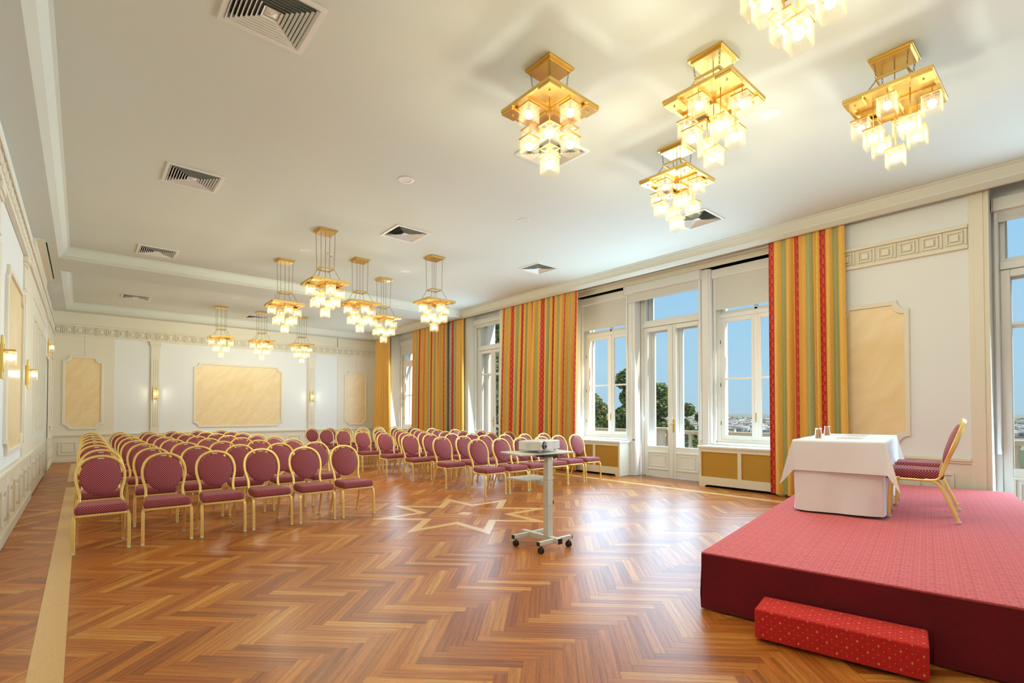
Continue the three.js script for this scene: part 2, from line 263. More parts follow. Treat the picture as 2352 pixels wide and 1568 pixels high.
// ================================================================ CEILING
const VENTS = [[1.08, -4.1], [1.08, -7.69], [1.07, -11.65], [1.07, -16.6], [4.2, -7.7], [4.19, -4.15], [7.36, -7.71], [7.40, -4.1], [4.25, -17.6]];
{
  const soffit = [box(XL, -.367, Y0, YC + .02, ZF, -14.57), box(XL, -.367, Y0, YC + .02, -11.52, ZB), box(XL, -.495, Y0, YC + .02, -14.57, -11.52), box(-.475, -.367, Y0, YC + .02, -14.57, -11.52), box(-.367, 8.815, Y0, YC + .02, ZF, -18.59), box(-.367, 8.815, Y0, YC + .02, -13.63, -12.54), box(-.367, 8.815, Y0, YC + .02, .74, 1.83), box(8.785, 8.815, Y0, YC + .02, ZF, ZB),
    box(XL - .3, 10.02, YC + .35, YC + .5, ZF - .3, ZB + .3)];
  const plate = new THREE.Shape([[-.367, -ZB], [8.785, -ZB], [8.785, -ZF], [-.367, -ZF]].map(([a, b]) => new THREE.Vector2(a, b))); // with an opening over each vent
  for (const [x, z] of VENTS) plate.holes.push(new THREE.Path([[x - .272, -z - .272], [x - .272, -z + .272], [x + .272, -z + .272], [x + .272, -z - .272]].map(([a, b]) => new THREE.Vector2(a, b))));
  soffit.push(new THREE.ExtrudeGeometry(plate, { depth: .05, bevelEnabled: false }).rotateX(-Math.PI / 2).translate(0, YC, 0));
  struct('ceiling', boxUV(merge(soffit)), M.ceil);
  const prof = [[0, 0], [.012, 0], [.0875, .0545], [.0875, .072], [.1435, .165], [.1435, .177], [.173, .190], [.173, .202]];
  const ring = (x0, x1, z0, z1) => {
    const pos = [], q = (d, h) => [[x0 + d, Y0 + h, z0 + d], [x1 - d, Y0 + h, z0 + d], [x1 - d, Y0 + h, z1 - d], [x0 + d, Y0 + h, z1 - d]];
    for (let i = 0; i + 1 < prof.length; i++) { const a = q(...prof[i]), b = q(...prof[i + 1]); for (let k = 0; k < 4; k++) { const l = (k + 1) % 4; pos.push(...a[k], ...b[k], ...a[l], ...a[l], ...b[k], ...b[l]); } }
    const g = new THREE.BufferGeometry(); g.setAttribute('position', new THREE.Float32BufferAttribute(pos, 3)); g.computeVertexNormals(); return boxUV(g);
  };
  struct('trim_1', ring(-.367, 8.785, -12.54, .74), M.ceil); struct('trim_2', ring(-.367, 8.785, -18.59, -13.63), M.ceil); struct('trim_3', ring(-.367, 8.785, 1.83, ZB), M.ceil);
  // duct box over the folding doors, with its slot
  struct('trim_4', boxUV(merge([box(XL, -.50, Y0 - .012, Y0, -14.82, -11.34), box(XL, -.60, 4.0, Y0 - .012, -14.82, -11.34)])), M.cream);
}

// ================================================================ WALL DRESSING
// every piece is made facing +z on the plane z = 0 and turned onto its wall
const onFar = { at: (g) => g.translate(0, 0, ZF) };
const onLeft = { at: (g) => g.rotateY(Math.PI / 2).translate(XL, 0, 0) };   // local x = -z
const onRight = { at: (g) => g.rotateY(-Math.PI / 2).translate(XW, 0, 0) }; // local x = z
function notched(x0, x1, y0, y1, r, inset = 0) {
  const s = new THREE.Shape(), a = x0 + inset, b = x1 - inset, c = y0 + inset, e = y1 - inset, k = r;
  s.moveTo(a + k, c); s.lineTo(b - k, c); s.absarc(b, c, k, Math.PI, Math.PI / 2, true); s.lineTo(b, e - k); s.absarc(b, e, k, Math.PI * 1.5, Math.PI, true); s.lineTo(a + k, e); s.absarc(a, e, k, 0, -Math.PI / 2, true); s.lineTo(a, c + k); s.absarc(a, c, k, Math.PI / 2, 0, true); return s;
}
function marblePanel(on, wall, x0, x1, y0 = .925, y1 = 3.035, z = 0, w = .065) {
  const outer = notched(x0, x1, y0, y1, .14), inner = notched(x0, x1, y0, y1, .14, w); outer.holes.push(new THREE.Path(inner.getPoints(6)));
  const f = new THREE.ExtrudeGeometry(outer, { depth: .022, bevelEnabled: true, bevelThickness: .012, bevelSize: .01, bevelSegments: 2, bevelOffset: -.01, curveSegments: 6 }).translate(0, 0, z);
  const m = new THREE.ExtrudeGeometry(notched(x0, x1, y0, y1, .14, w - .012), { depth: .006, bevelEnabled: false, curveSegments: 6 }).translate(0, 0, z);
  mesh('panel_frame', on.at(f), M.cream, wall); mesh('marble_panel', boxUV(on.at(m)), M.marble, wall);
}
const nested = (x, y, w, h, z = 0) => merge([...frameBars(x - w / 2, x + w / 2, y - h / 2, y + h / 2, .035, z, z + .02), rbox(w - .16, h - .16, .03, .012).translate(x, y, z + .006)]);
function frameBars(x0, x1, y0, y1, t, z0, z1) { return [rb(x0, x1, y0, y0 + t, z0 - .004, z1, .006), rb(x0, x1, y1 - t, y1, z0 - .004, z1, .006), rb(x0, x0 + t, y0 + t, y1 - t, z0 - .004, z1, .006), rb(x1 - t, x1, y0 + t, y1 - t, z0 - .004, z1, .006)]; }
const friezeBlock = () => merge([...frameBars(-.09, .09, -.09, .09, .024, 0, .024), rbox(.094, .094, .036, .01).translate(0, 0, .014), rb(.110, .130, -.104, .104, -.002, .03, .005)]);
const friezeGeo = new Map();
function frieze(name, on, x0, x1, z = .02) {
  const t = struct(name, on.at(merge([rb(x0, x1, 3.875, 3.925, 0, z + .045, .01), rb(x0, x1, 3.60, 3.655, 0, z + .035, .01), box(x0, x1, 3.64, 3.89, 0, z)])), M.cream);
  const k = Math.round((x1 - x0) / .2395), p = (x1 - x0) / k;
  if (!friezeGeo.has(on)) { const g = friezeBlock(); g.translate(0, 3.765, z); friezeGeo.set(on, on.at(g)); }
  for (let i = 0; i < k; i++) { const m = mesh('frieze_panel', friezeGeo.get(on), M.cream, t), x = x0 + (i + .5) * p - .012; on === onFar ? m.position.set(x, 0, 0) : on === onLeft ? m.position.set(0, 0, -x) : m.position.set(0, 0, x); }
  return t;
}
function wainscot(on, wall, x0, x1, pitch, z = .0) { // chair rail, boards with raised squares
  mesh('chair_rail', on.at(merge([rb(x0, x1, .745, .795, 0, z + .055, .012), rb(x0, x1, .715, .747, 0, z + .035, .008)])), M.cream, wall);
  const k = Math.max(1, Math.round((x1 - x0) / pitch)), p = (x1 - x0) / k;
  for (let i = 0; i < k; i++) { const a = x0 + i * p; mesh('wainscot_board', on.at(merge([rb(a + .002, a + p - .002, .10, .715, 0, z + .012, .003), nested(a + p / 2, .388, Math.min(.40, p * .66), .39, z + .012)])), M.cream, wall); }
}
function pilaster(on, wall, x0, x1, z = .05) {
  const w = x1 - x0, g = [rb(x0, x1, .79, 3.60, 0, z, .004), rb(x0 - .03, x1 + .03, 3.52, 3.60, 0, z + .035, .008), rb(x0 - .02, x1 + .02, 3.47, 3.52, 0, z + .02, .008), rb(x0 - .006, x1 + .006, 3.135, 3.155, 0, z + .008, .003)];
  const n = 4, p = w / (n + .35); for (let i = 0; i < n; i++) { const a = x0 + p * .18 + i * p; g.push(rb(a, a + p * .62, .98, 3.06, z - .002, z + .014, .008)); }
  mesh('pilaster', on.at(merge(g)), M.cream, wall);
}
// ---------------------------------------------------------------- far wall
{
  const wall = struct('wall_far', boxUV(box(XL - .3, XW + 1.02, -.3, YC + .35, ZF - .3, ZF)), M.white);
  for (const [a, b] of [[XL, .735], [7.47, XW]]) mesh('side_field', onFar.at(merge([rb(a, (a + b) / 2 - .0015, .79, 3.61, 0, .02, .003), rb((a + b) / 2 + .0015, b, .79, 3.61, 0, .02, .003)])), M.cream, wall);
  marblePanel(onFar, wall, -.424, .485, .92, 3.035, .02); marblePanel(onFar, wall, 2.74, 5.47); marblePanel(onFar, wall, 7.738, 8.656, .92, 3.035, .02);
  pilaster(onFar, wall, 1.605, 1.850); pilaster(onFar, wall, 6.36, 6.605);
  wainscot(onFar, wall, XL, XW, .682);
  struct('baseboard_far', onFar.at(rb(XL, XW, 0, .105, 0, .03, .008)), M.cream);
  frieze('trim_5', onFar, XL, XW);
  mesh('upper_field', onFar.at(merge([rb(XL, 7.45, 3.92, Y0, 0, .012, .003), rb(7.455, XW, 3.92, Y0, 0, .012, .003)])), M.cream, wall);
  mesh('wall_joint', onFar.at(box(7.45, 7.475, 3.93, Y0, -.01, .012)), M.cream, wall);
}
// ---------------------------------------------------------------- long wall on the camera's left (local x = -z)
{
  const dz0 = 15.22, dz1 = 16.50; // the doorway
  const wall = struct('wall_left', boxUV(merge([box(XL - .3, XL, -.3, YC + .35, ZF - .3, -dz1), box(XL - .3, XL, -.3, YC + .35, -dz0, ZB + .3), box(XL - .3, XL, 2.68, YC + .35, -dz1, -dz0)])), M.white);
  // white bay with its marble panel, between two pilasters
  pilaster(onLeft, wall, 6.72, 6.96, .02); pilaster(onLeft, wall, 9.76, 10.0, .02); pilaster(onLeft, wall, 4.0, 4.24, .02);
  marblePanel(onLeft, wall, 7.62, 9.60); marblePanel(onLeft, wall, 4.4, 6.4); 
  for (const [a, b] of [[10.03, 11.33], [15.22 - .03, 15.22], [16.50, 16.62]]) mesh('side_field', onLeft.at(rb(a, b, .79, 3.61, 0, .02, .003)), M.cream, wall);
  mesh('side_field', onLeft.at(rb(16.62, 19.03, .79, 3.61, 0, .02, .003)), M.cream, wall); marblePanel(onLeft, wall, 17.1, 18.3, .925, 3.035, .02);
  mesh('side_field', onLeft.at(rb(-7.2, 3.98, .79, 3.61, 0, .015, .003)), M.cream, wall);
  wainscot(onLeft, wall, -7.2, 11.33, .682); wainscot(onLeft, wall, 16.62, 19.03, .682);
  struct('baseboard_left', onLeft.at(merge([rb(-7.2, 11.33, 0, .13, 0, .035, .01), rb(16.62, 19.0, 0, .105, 0, .03, .008)])), M.cream);
  frieze('trim_6', onLeft, -7.2, 19.0);
  // folding doors: four tall panelled leaves, standing just off the floor
  const fd = struct('door_1', onLeft.at(merge([rb(11.33, 15.19, 3.30, 3.61, 0, .02, .004)])), M.cream);
  for (let i = 0; i < 4; i++) { const a = 11.34 + i * .963, b = a + .955; const leaf = mesh('door_leaf', onLeft.at(merge([rb(a, b, .022, 3.29, -.01, .018, .004), rb(a, b, .74, .79, .0, .032, .006)])), M.cream, fd); mesh('leaf_moulding', onLeft.at(merge(frameBars(a + .2, b - .2, 1.06, 3.02, .05, .016, .036))), M.cream, leaf); mesh('leaf_square', onLeft.at(nested((a + b) / 2, .388, .40, .39, .016)), M.cream, leaf); }
  // doorway, door standing open in the passage
  const dw = struct('door_2', onLeft.at(merge([rb(dz0 - .1, dz0, 0, 2.68, 0, .03, .006), rb(dz1, dz1 + .1, 0, 2.68, 0, .03, .006), rb(dz0 - .1, dz1 + .1, 2.68, 2.78, 0, .03, .006)])), M.cream);
  mesh('door_leaf', onLeft.at(rb(dz0 + .01, dz1 - .01, .01, 2.67, -.2, -.15, .006)), M.cream, dw);
  mesh('door_moulding', onLeft.at(merge([...frameBars(dz0 + .18, dz1 - .18, 1.1, 2.45, .05, -.15, -.13), ...frameBars(dz0 + .18, dz1 - .18, .25, .9, .05, -.15, -.13)])), M.cream, dw);
}
// ---------------------------------------------------------------- wall behind the camera
struct('wall_back', boxUV(box(XL - .3, XW + 1.02, -.3, YC + .35, ZB, ZB + .3)), M.white);
// ---------------------------------------------------------------- window wall
const HEAD = 4.25;
{
  const piers = [[ZF - .3, -17.61], [-15.9, -12.49], [-10.99, -8.48], [-3.38, -.88], [.61, 4.1], [5.81, ZB + .3]], g = [];
  for (const [a, b] of piers) g.push(box(XW, 10.02, -.3, YC + .35, a, b));
  for (const [a, b] of [[-17.61, -15.9], [-12.49, -10.99], [-8.48, -3.38], [-.88, .61], [4.1, 5.81]]) g.push(box(XW + .32, 10.02, HEAD, YC + .35, a, b), box(XW, 10.02, -.3, -.006, a, b));
  for (const [a, b] of [[-17.61, -15.9], [-8.48, -6.80], [-5.0, -3.38], [4.1, 5.81]]) g.push(box(9.40, 10.02, -.3, .79, a, b));
  const wall = struct('wall_right', boxUV(merge(g)), M.white);
  // dressed pier beside the stage: frieze, marble panel, wainscot, pilaster strip
  frieze('trim_7', onRight, -2.62, -1.08); marblePanel(onRight, wall, -2.66, -1.72); wainscot(onRight, wall, -3.36, -1.075, .72);
  mesh('pilaster', onRight.at(merge([rb(-1.08, -.875, 0, YC, 0, .035, .006), rb(-1.03, -.93, .2, YC, .03, .045, .006), rb(-.905, -.875, 0, YC, .03, .055, .006)])), M.cream, wall);
  mesh('pilaster', onRight.at(rb(-12.76, -12.49, 0, YC, 0, .035, .006)), M.cream, wall); mesh('pilaster', onRight.at(rb(-10.99, -10.78, 0, YC, 0, .035, .006)), M.cream, wall);
  mesh('wall_post', onRight.at(rb(-13.52, -13.30, 0, YC, 0, .03, .006)), M.winWhite, wall);
  struct('baseboard_right', onRight.at(merge(piers.slice(0, 4).map(([a, b]) => rb(Math.max(a, ZF), b, 0, .1, 0, .03, .008)))), M.cream);
  // wooden threshold floor inside the openings
  const th = []; for (const [a, b] of [[-12.49, -10.99], [-6.8, -5.0], [-.88, .61]]) th.push(box(XW, 9.75, -.008, 0, a, b)); mesh('threshold', boxUV(merge(th)), std({ color: rgb(.44, .15, .04), map: scaled(woodTex, 1 / 1.2, 1 / .3), roughness: .3 }), floor);
  // posts and head moulding of the central bay
  const bay = struct('trim_8', merge([rb(9.38, 9.598, 0, HEAD, -6.90, -6.70, .01), rb(9.36, 9.40, 0, HEAD, -6.87, -6.77, .008), rb(9.38, 9.8, 0, HEAD, -5.16, -4.92, .01), rb(9.36, 9.40, 0, HEAD, -5.10, -4.96, .008), rb(9.42, 9.598, 0, HEAD, -8.49, -8.36, .006), rb(9.42, 9.598, 0, HEAD, -3.47, -3.37, .006)]), M.winWhite);
  mesh('head_moulding', merge([rb(9.28, 9.8, HEAD, 4.36, -8.48, -3.38, .012), rb(9.24, 9.8, 4.36, 4.50, -8.48, -3.38, .02)]), M.cream, bay);
}
// a glazed leaf in the y-z plane at x; returns bars and pane
function leafGeo(x, t, z0, z1, y0, y1, st, bot, mun) {
  const bars = [rb(x, x + t, y0, y1, z0, z0 + st), rb(x, x + t, y0, y1, z1 - st, z1), rb(x, x + t, y1 - st, y1, z0 + st, z1 - st), rb(x, x + t, y0, y0 + bot, z0 + st, z1 - st)];
  for (const m of mun ?? []) bars.push(rb(x, x + t, m - .018, m + .018, z0 + st, z1 - st));
  return [bars, box(x + t / 2 - .002, x + t / 2 + .002, y0 + bot - .005, y1 - st + .005, z0 + st - .005, z1 - st + .005)];
}
let doorN = 3, winN = 1;
function doorUnit(x, z0, z1, mun, outer = true) {
  const TR = 3.31, f = .07, zc = (z0 + z1) / 2;
  const d = struct(`door_${doorN++}`, merge([rb(x - .02, x + .09, 0, HEAD, z0, z0 + f), rb(x - .02, x + .09, 0, HEAD, z1 - f, z1), rb(x - .03, x + .09, TR, TR + .1, z0 + f, z1 - f), rb(x - .02, x + .09, HEAD - f, HEAD, z0 + f, z1 - f)]), M.winWhite);
  const [tb, tp] = leafGeo(x, .05, z0 + f, z1 - f, TR + .1, HEAD - f, .05, .05); mesh('transom_light', tb, M.winWhite, d); mesh('pane', tp, M.pane, d);
  [[z0 + f, zc - .004], [zc + .004, z1 - f]].forEach(([a, b], i) => {
    const [lb, lp] = leafGeo(x, .055, a, b, .012, TR - .005, .095, .655, mun);
    const leaf = mesh('door_leaf', lb, M.winWhite, d); mesh('pane', lp, M.pane, leaf);
    const c = (a + b) / 2, w = (b - a) / 2 - .085, q = (p0, p1, y0, y1, t, dx) => [rb(x - dx, x + .002, y0, y0 + t, p0, p1), rb(x - dx, x + .002, y1 - t, y1, p0, p1), rb(x - dx, x + .002, y0 + t, y1 - t, p0, p0 + t), rb(x - dx, x + .002, y0 + t, y1 - t, p1 - t, p1)];
    mesh('leaf_panel', merge([...q(c - w, c + w, .155, .555, .035, .02), ...q(c - w + .07, c + w - .07, .225, .485, .02, .012)]), M.winWhite, leaf);
    if (i === 1) { mesh('door_handle', merge([rb(x - .012, x, .985, 1.285, a + .025, a + .07, .004), new THREE.CylinderGeometry(.009, .009, .06, 8).rotateZ(Math.PI / 2).translate(x - .04, 1.165, a + .047), rb(x - .075, x - .058, 1.156, 1.174, a - .075, a + .055, .006)]), M.brass, leaf); }
    if (i === 0) mesh('cover_strip', rb(x - .018, x, .012, TR - .02, b - .03, b + .03, .006), M.winWhite, leaf);
  });
  if (outer) { // the outer pair of leaves across the thickness of the wall
    const xo = x + .30; [[z0 + f, zc - .004], [zc + .004, z1 - f]].forEach(([a, b]) => { const [lb, lp] = leafGeo(xo, .055, a, b, .012, TR - .005, .085, .6, mun); const leaf = mesh('outer_leaf', lb, M.winWhite, d); mesh('pane', lp, M.pane, leaf); });
    mesh('outer_frame', merge([rb(xo - .01, xo + .07, 0, HEAD, z0, z0 + f), rb(xo - .01, xo + .07, 0, HEAD, z1 - f, z1), rb(xo - .01, xo + .07, TR, TR + .09, z0 + f, z1 - f)]), M.winWhite, d);
    const [ob, op] = leafGeo(xo, .05, z0 + f, z1 - f, TR + .09, HEAD - .02, .05, .05); mesh('outer_transom', ob, M.winWhite, d); mesh('pane', op, M.pane, d);
  }
  return d;
}
function windowUnit(x, z0, z1) {
  const y0 = .80, TR = 3.27, f = .085, zc = (z0 + z1) / 2;
  const d = struct(`window_${winN++}`, merge([rb(x - .02, x + .09, y0, HEAD, z0, z0 + f), rb(x - .02, x + .09, y0, HEAD, z1 - f, z1), rb(x - .03, x + .09, TR, TR + .085, z0 + f, z1 - f), rb(x - .02, x + .09, y0, y0 + .075, z0 + f, z1 - f), rb(x - .02, x + .09, HEAD - .07, HEAD, z0 + f, z1 - f)]), M.winWhite);
  mesh('window_sill', rb(x - .24, x + .02, y0 - .02, y0 + .015, z0 + .005, z1 - .005), M.winWhite, d);
  const [tb, tp] = leafGeo(x, .05, z0 + f, z1 - f, TR + .085, HEAD - .07, .05, .05); mesh('transom_light', [...tb, rb(x, x + .05, TR + .09, HEAD - .07, zc - .03, zc + .03)], M.winWhite, d); mesh('pane', tp, M.pane, d);
  [[z0 + f, zc - .003], [zc + .003, z1 - f]].forEach(([a, b], i) => {
    const [lb, lp] = leafGeo(x - .01, .055, a, b, y0 + .075, TR, .085, .085, [2.065]);
    const s = mesh('window_sash', lb, M.winWhite, d); mesh('pane', lp, M.pane, s);
    mesh('hinge', merge([1.2, 1.95, 2.8].map((y) => cyl(.007, .007, .075, 8, x - .014, y, i ? b : a))), M.black, s);
    if (i === 0) { mesh('cover_strip', rb(x - .022, x - .008, y0 + .08, TR - .005, b - .028, b + .032, .005), M.winWhite, s); mesh('window_handle', merge([rb(x - .03, x - .02, 1.30, 1.40, b - .008, b + .012, .004), rb(x - .05, x - .03, 1.22, 1.345, b - .004, b + .010, .004)]), M.brass, s); }
  });
  mesh('outer_reveal', merge([rb(x + .28, x + .36, y0 + .02, HEAD, z0, z0 + .05), rb(x + .28, x + .36, y0 + .02, HEAD, z1 - .05, z1), rb(x + .28, x + .36, TR, TR + .07, z0 + .05, z1 - .05), rb(x + .09, x + .40, y0 - .005, y0 + .03, z0, z1)]), M.winWhite, d);
  return d;
}
doorUnit(9.62, -6.70, -5.16, []); doorUnit(9.32, -12.49, -10.99, [2.575]); doorUnit(9.32, -.88, .61, [2.575]);
windowUnit(9.62, -8.40, -6.71); windowUnit(9.62, -4.917, -3.375); windowUnit(9.52, -17.61, -15.9); windowUnit(9.52, 4.1, 5.81);

// ================================================================ BLINDS AND RADIATOR COVERS
function rollerBlind(x, z0, z1, yb, label, boxTop = 4.22, boxBot = 4.045) {
  const o = thing('roller_blind', label, 'blind', [x, 0, (z0 + z1) / 2], 0, 'roller blinds over the windows'), w = (z1 - z0) / 2;
  mesh('blind_cassette', rb(-.10, .0, boxBot, boxTop, -w, w, .018), M.winWhite, o);
  for (const s of [-w - .01, w]) mesh('end_cap', rb(-.104, .004, boxBot - .003, boxTop + .003, s, s + .01, .01), M.winWhite, o);
  mesh('blind_cloth', box(-.03, -.027, yb + .02, boxBot, -w + .05, w - .05), M.blind, o);
  mesh('bottom_bar', rb(-.036, -.02, yb - .002, yb + .024, -w + .05, w - .05, .005), M.foot, o);
  for (const s of [-w + .008, w - .048]) mesh('side_rail', rb(-.04, 0, .85, boxBot, s, s + .04, .006), M.winWhite, o);
}
rollerBlind(9.50, -8.34, -6.905, 3.42, 'lowered white roller blind over the paired window beyond the garden door');
rollerBlind(9.37, -6.92, -5.10, 3.875, 'short white roller blind in its box above the central double garden door', 4.25, 4.065);
rollerBlind(9.50, -4.91, -3.48, 3.42, 'lowered white roller blind over the window nearest the stage curtain');
rollerBlind(9.24, -12.47, -11.01, 4.0, 'narrow roller blind above the far glazed door between two curtains', 4.25, 4.10);
rollerBlind(9.24, -.86, .59, 3.93, 'roller blind above the glazed door at the photo right edge', 4.25, 4.07);
rollerBlind(9.44, -17.59, -15.92, 3.62, 'roller blind over the farthest window beside the end curtain', 4.15, 3.98);
{
  const cover = (z0, z1, label) => {
    const o = thing('radiator_cover', label, 'radiator cover', [9.0, 0, (z0 + z1) / 2], 0, 'radiator covers under the bay windows'), w = (z1 - z0) / 2, g = [];
    const sh = new THREE.Shape([[-w, 0], [-w, .715], [w, .715], [w, 0], [w - .1, 0], [w - .14, .045], [-w + .14, .045], [-w + .1, 0]].map(([a, b]) => new THREE.Vector2(a, b)));
    for (const [a, b] of [[-w + .035, -.03], [.03, w - .035]]) { sh.holes.push(new THREE.Path([[a, .19], [b, .19], [b, .665], [a, .665]].map(([p, q]) => new THREE.Vector2(p, q)))); }
    mesh('front_board', new THREE.ExtrudeGeometry(sh, { depth: .022, bevelEnabled: true, bevelSize: .004, bevelThickness: .004, bevelSegments: 1 }).translate(0, 0, -.022).rotateY(-Math.PI / 2), M.cream, o);
    mesh('side_board', rb(.02, .398, 0, .715, -w, -w + .025, .004), M.cream, o); mesh('side_board', rb(.02, .398, 0, .715, w - .025, w, .004), M.cream, o);
    mesh('top_board', merge([rb(-.035, .398, .735, .775, -w - .03, w + .03, .012), rb(-.018, .398, .713, .737, -w - .012, w + .012, .008)]), M.winWhite, o);
    for (const [a, b] of [[-w + .03, -.028], [.028, w - .03]]) mesh('brass_mesh', boxUV(box(.026, .030, .185, .67, a, b)), M.grille, o);
  };
  cover(-8.30, -6.84, 'white radiator cover with brass mesh behind the chairs, beneath the far bay window'); cover(-4.965, -3.42, 'white radiator cover with brass mesh beside the striped stage curtain');
}

// ================================================================ CURTAINS
function curtain(label, zt0, zt1, zb0, zb1, seed, yTop = 4.44, yBot = .04, x = 8.868) {
  const R = rng(seed), width = zt1 - zt0, edges = [0], am = [], ph = [], nv = 18; // folds of uneven width, depth and drift
  while (edges[edges.length - 1] < width - .08) edges.push(edges[edges.length - 1] + .11 + R() * .10);
  const span = edges[edges.length - 1], folds = edges.length - 1, nu = folds * 18; for (let i = 0; i <= folds; i++) { edges[i] /= span; am.push(.5 + R() * .55); ph.push((R() - .5) * .05); }
  const at = (t, s) => { // t across 0..1 of the folds, s down 0..1
    const k = t * folds, i = Math.min(folds - 1, Math.floor(k)), fr = k - i, a = lerp(am[i], am[i + 1], fr) * lerp(.5, 1, Math.min(1, s * 2.2)), tt = lerp(edges[i], edges[i + 1], fr), sn = Math.sin(fr * Math.PI * 2);
    const z = lerp(lerp(zt0, zb0, s), lerp(zt1, zb1, s), tt) + lerp(ph[i], ph[i + 1], fr) * s * s;
    return [x + sn * .066 * a, lerp(yTop, yBot, s), z];
  };
  const pos = [], uv = [], idx = [];
  for (let j = 0; j <= nv; j++) { let u = seed * .13; for (let i = 0; i <= nu; i++) { const q = at(i / nu, j / nv); pos.push(...q); if (i) { const a = at((i - 1) / nu, .6), b = at(i / nu, .6); u += Math.hypot(a[0] - b[0], a[2] - b[2]) * 1.0; } uv.push(u, q[1]); } }
  const row = nu + 1; for (let j = 0; j < nv; j++) for (let i = 0; i < nu; i++) { const a = j * row + i, b = a + 1, c = a + row, d = c + 1; idx.push(a, b, c, b, d, c); }
  const g = new THREE.BufferGeometry(); g.setAttribute('position', new THREE.Float32BufferAttribute(pos, 3)); g.setAttribute('uv', new THREE.Float32BufferAttribute(uv, 2)); g.setIndex(idx); g.computeVertexNormals();
  const back = g.clone(), bp = back.attributes.position, bn = back.attributes.normal; for (let i = 0; i < bp.count; i++) { bp.setXYZ(i, bp.getX(i) - bn.getX(i) * .004, bp.getY(i), bp.getZ(i) - bn.getZ(i) * .004); bn.setXYZ(i, -bn.getX(i), -bn.getY(i), -bn.getZ(i)); }
  { const ix = back.index; for (let i = 0; i < ix.count; i += 3) { const t = ix.getX(i); ix.setX(i, ix.getX(i + 1)); ix.setX(i + 1, t); } }
  const o = thing('curtain', label, 'curtain', [0, 0, 0], 0, 'striped curtains along the window wall');
  mesh('drape', [g, back], M.curtain, o);
  mesh('heading_tape', rb(x - .012, x + .012, yTop, yTop + .05, Math.min(zt0, zt1) + .01, Math.max(zt0, zt1) - .01, .004), M.cream, o);
}
curtain('gold, green and red striped curtain just behind the white-clothed table on stage', -3.60, -2.48, -3.62, -2.46, 5);
curtain('widest striped curtain, between the far glazed door and the bay window', -10.72, -7.93, -10.86, -8.02, 9);
curtain('wide striped curtain covering the pier beyond the far glazed door', -15.70, -13.50, -15.80, -13.48, 14);
curtain('narrow striped curtain strip hanging immediately before the far glazed door', -13.28, -12.60, -13.30, -12.58, 23);
curtain('striped curtain hanging in the far corner beside the end wall', -18.70, -17.45, -18.88, -17.33, 31);

// ================================================================ LAMPS
const rodGeo = (side, len, rr, sides = 4) => { // a ring of hanging glass rods round a square
  const g = [], n = Math.round(side / .0105), one = new THREE.CylinderGeometry(rr, rr, len, 6, 1, true); for (let k = 0; k < sides; k++) for (let i = 0; i < n; i++) { const t = (i + .5) / n * side - side / 2, c = [Math.cos, Math.sin], a = k * Math.PI / 2; const x = t * Math.cos(a) + side / 2 * Math.sin(a), z = -t * Math.sin(a) + side / 2 * Math.cos(a); g.push(one.clone().translate(x, -len / 2, z)); } return merge(g);
};
const squareRing = (s, t, h, y) => merge([rb(-s / 2, s / 2, y - h, y, -s / 2, -s / 2 + t, .0015), rb(-s / 2, s / 2, y - h, y, s / 2 - t, s / 2, .0015), rb(-s / 2, -s / 2 + t, y - h, y, -s / 2 + t, s / 2 - t, .0015), rb(s / 2 - t, s / 2, y - h, y, -s / 2 + t, s / 2 - t, .0015)]);
const LG = { ring: merge([squareRing(.138, .009, .014, 0), rb(-.065, .065, -.010, -.002, -.005, .005, .001), rb(-.005, .005, -.010, -.002, -.065, .065, .001), cyl(.015, .018, .045, 10, 0, -.022, 0)]), rods: rodGeo(.124, .148, .0042).translate(0, -.008, 0), bulb: new THREE.SphereGeometry(.034, 12, 8).scale(1, 1.1, 1).translate(0, -.074, 0) };
function lampInto(parent, x, y, z, stem) {
  const l = mesh('lamp', LG.ring, M.brass, parent); l.position.set(x, y, z);
  stuff(mesh('glass_rods', LG.rods, M.rods, l)); mesh('bulb', LG.bulb, M.bulb, l); mesh('stem', cyl(.005, .005, stem, 6, 0, stem / 2, 0), M.brass, l);
}
function chainGeo(a, b) { // links along a line
  const d = b.clone().sub(a), len = d.length(), n = Math.max(2, Math.round(len / .0175)), g = [], q = new THREE.Quaternion().setFromUnitVectors(V(0, 1, 0), d.normalize()), one = new THREE.TorusGeometry(.0105, .0021, 4, 8);
  for (let i = 0; i < n; i++) { const t = one.clone().scale(.72, 1, 1); if (i % 2) t.rotateY(Math.PI / 2); g.push(t.applyQuaternion(q).translate(a.x + d.x * len * (i + .5) / n, a.y + d.y * len * (i + .5) / n, a.z + d.z * len * (i + .5) / n)); } return merge(g);
}
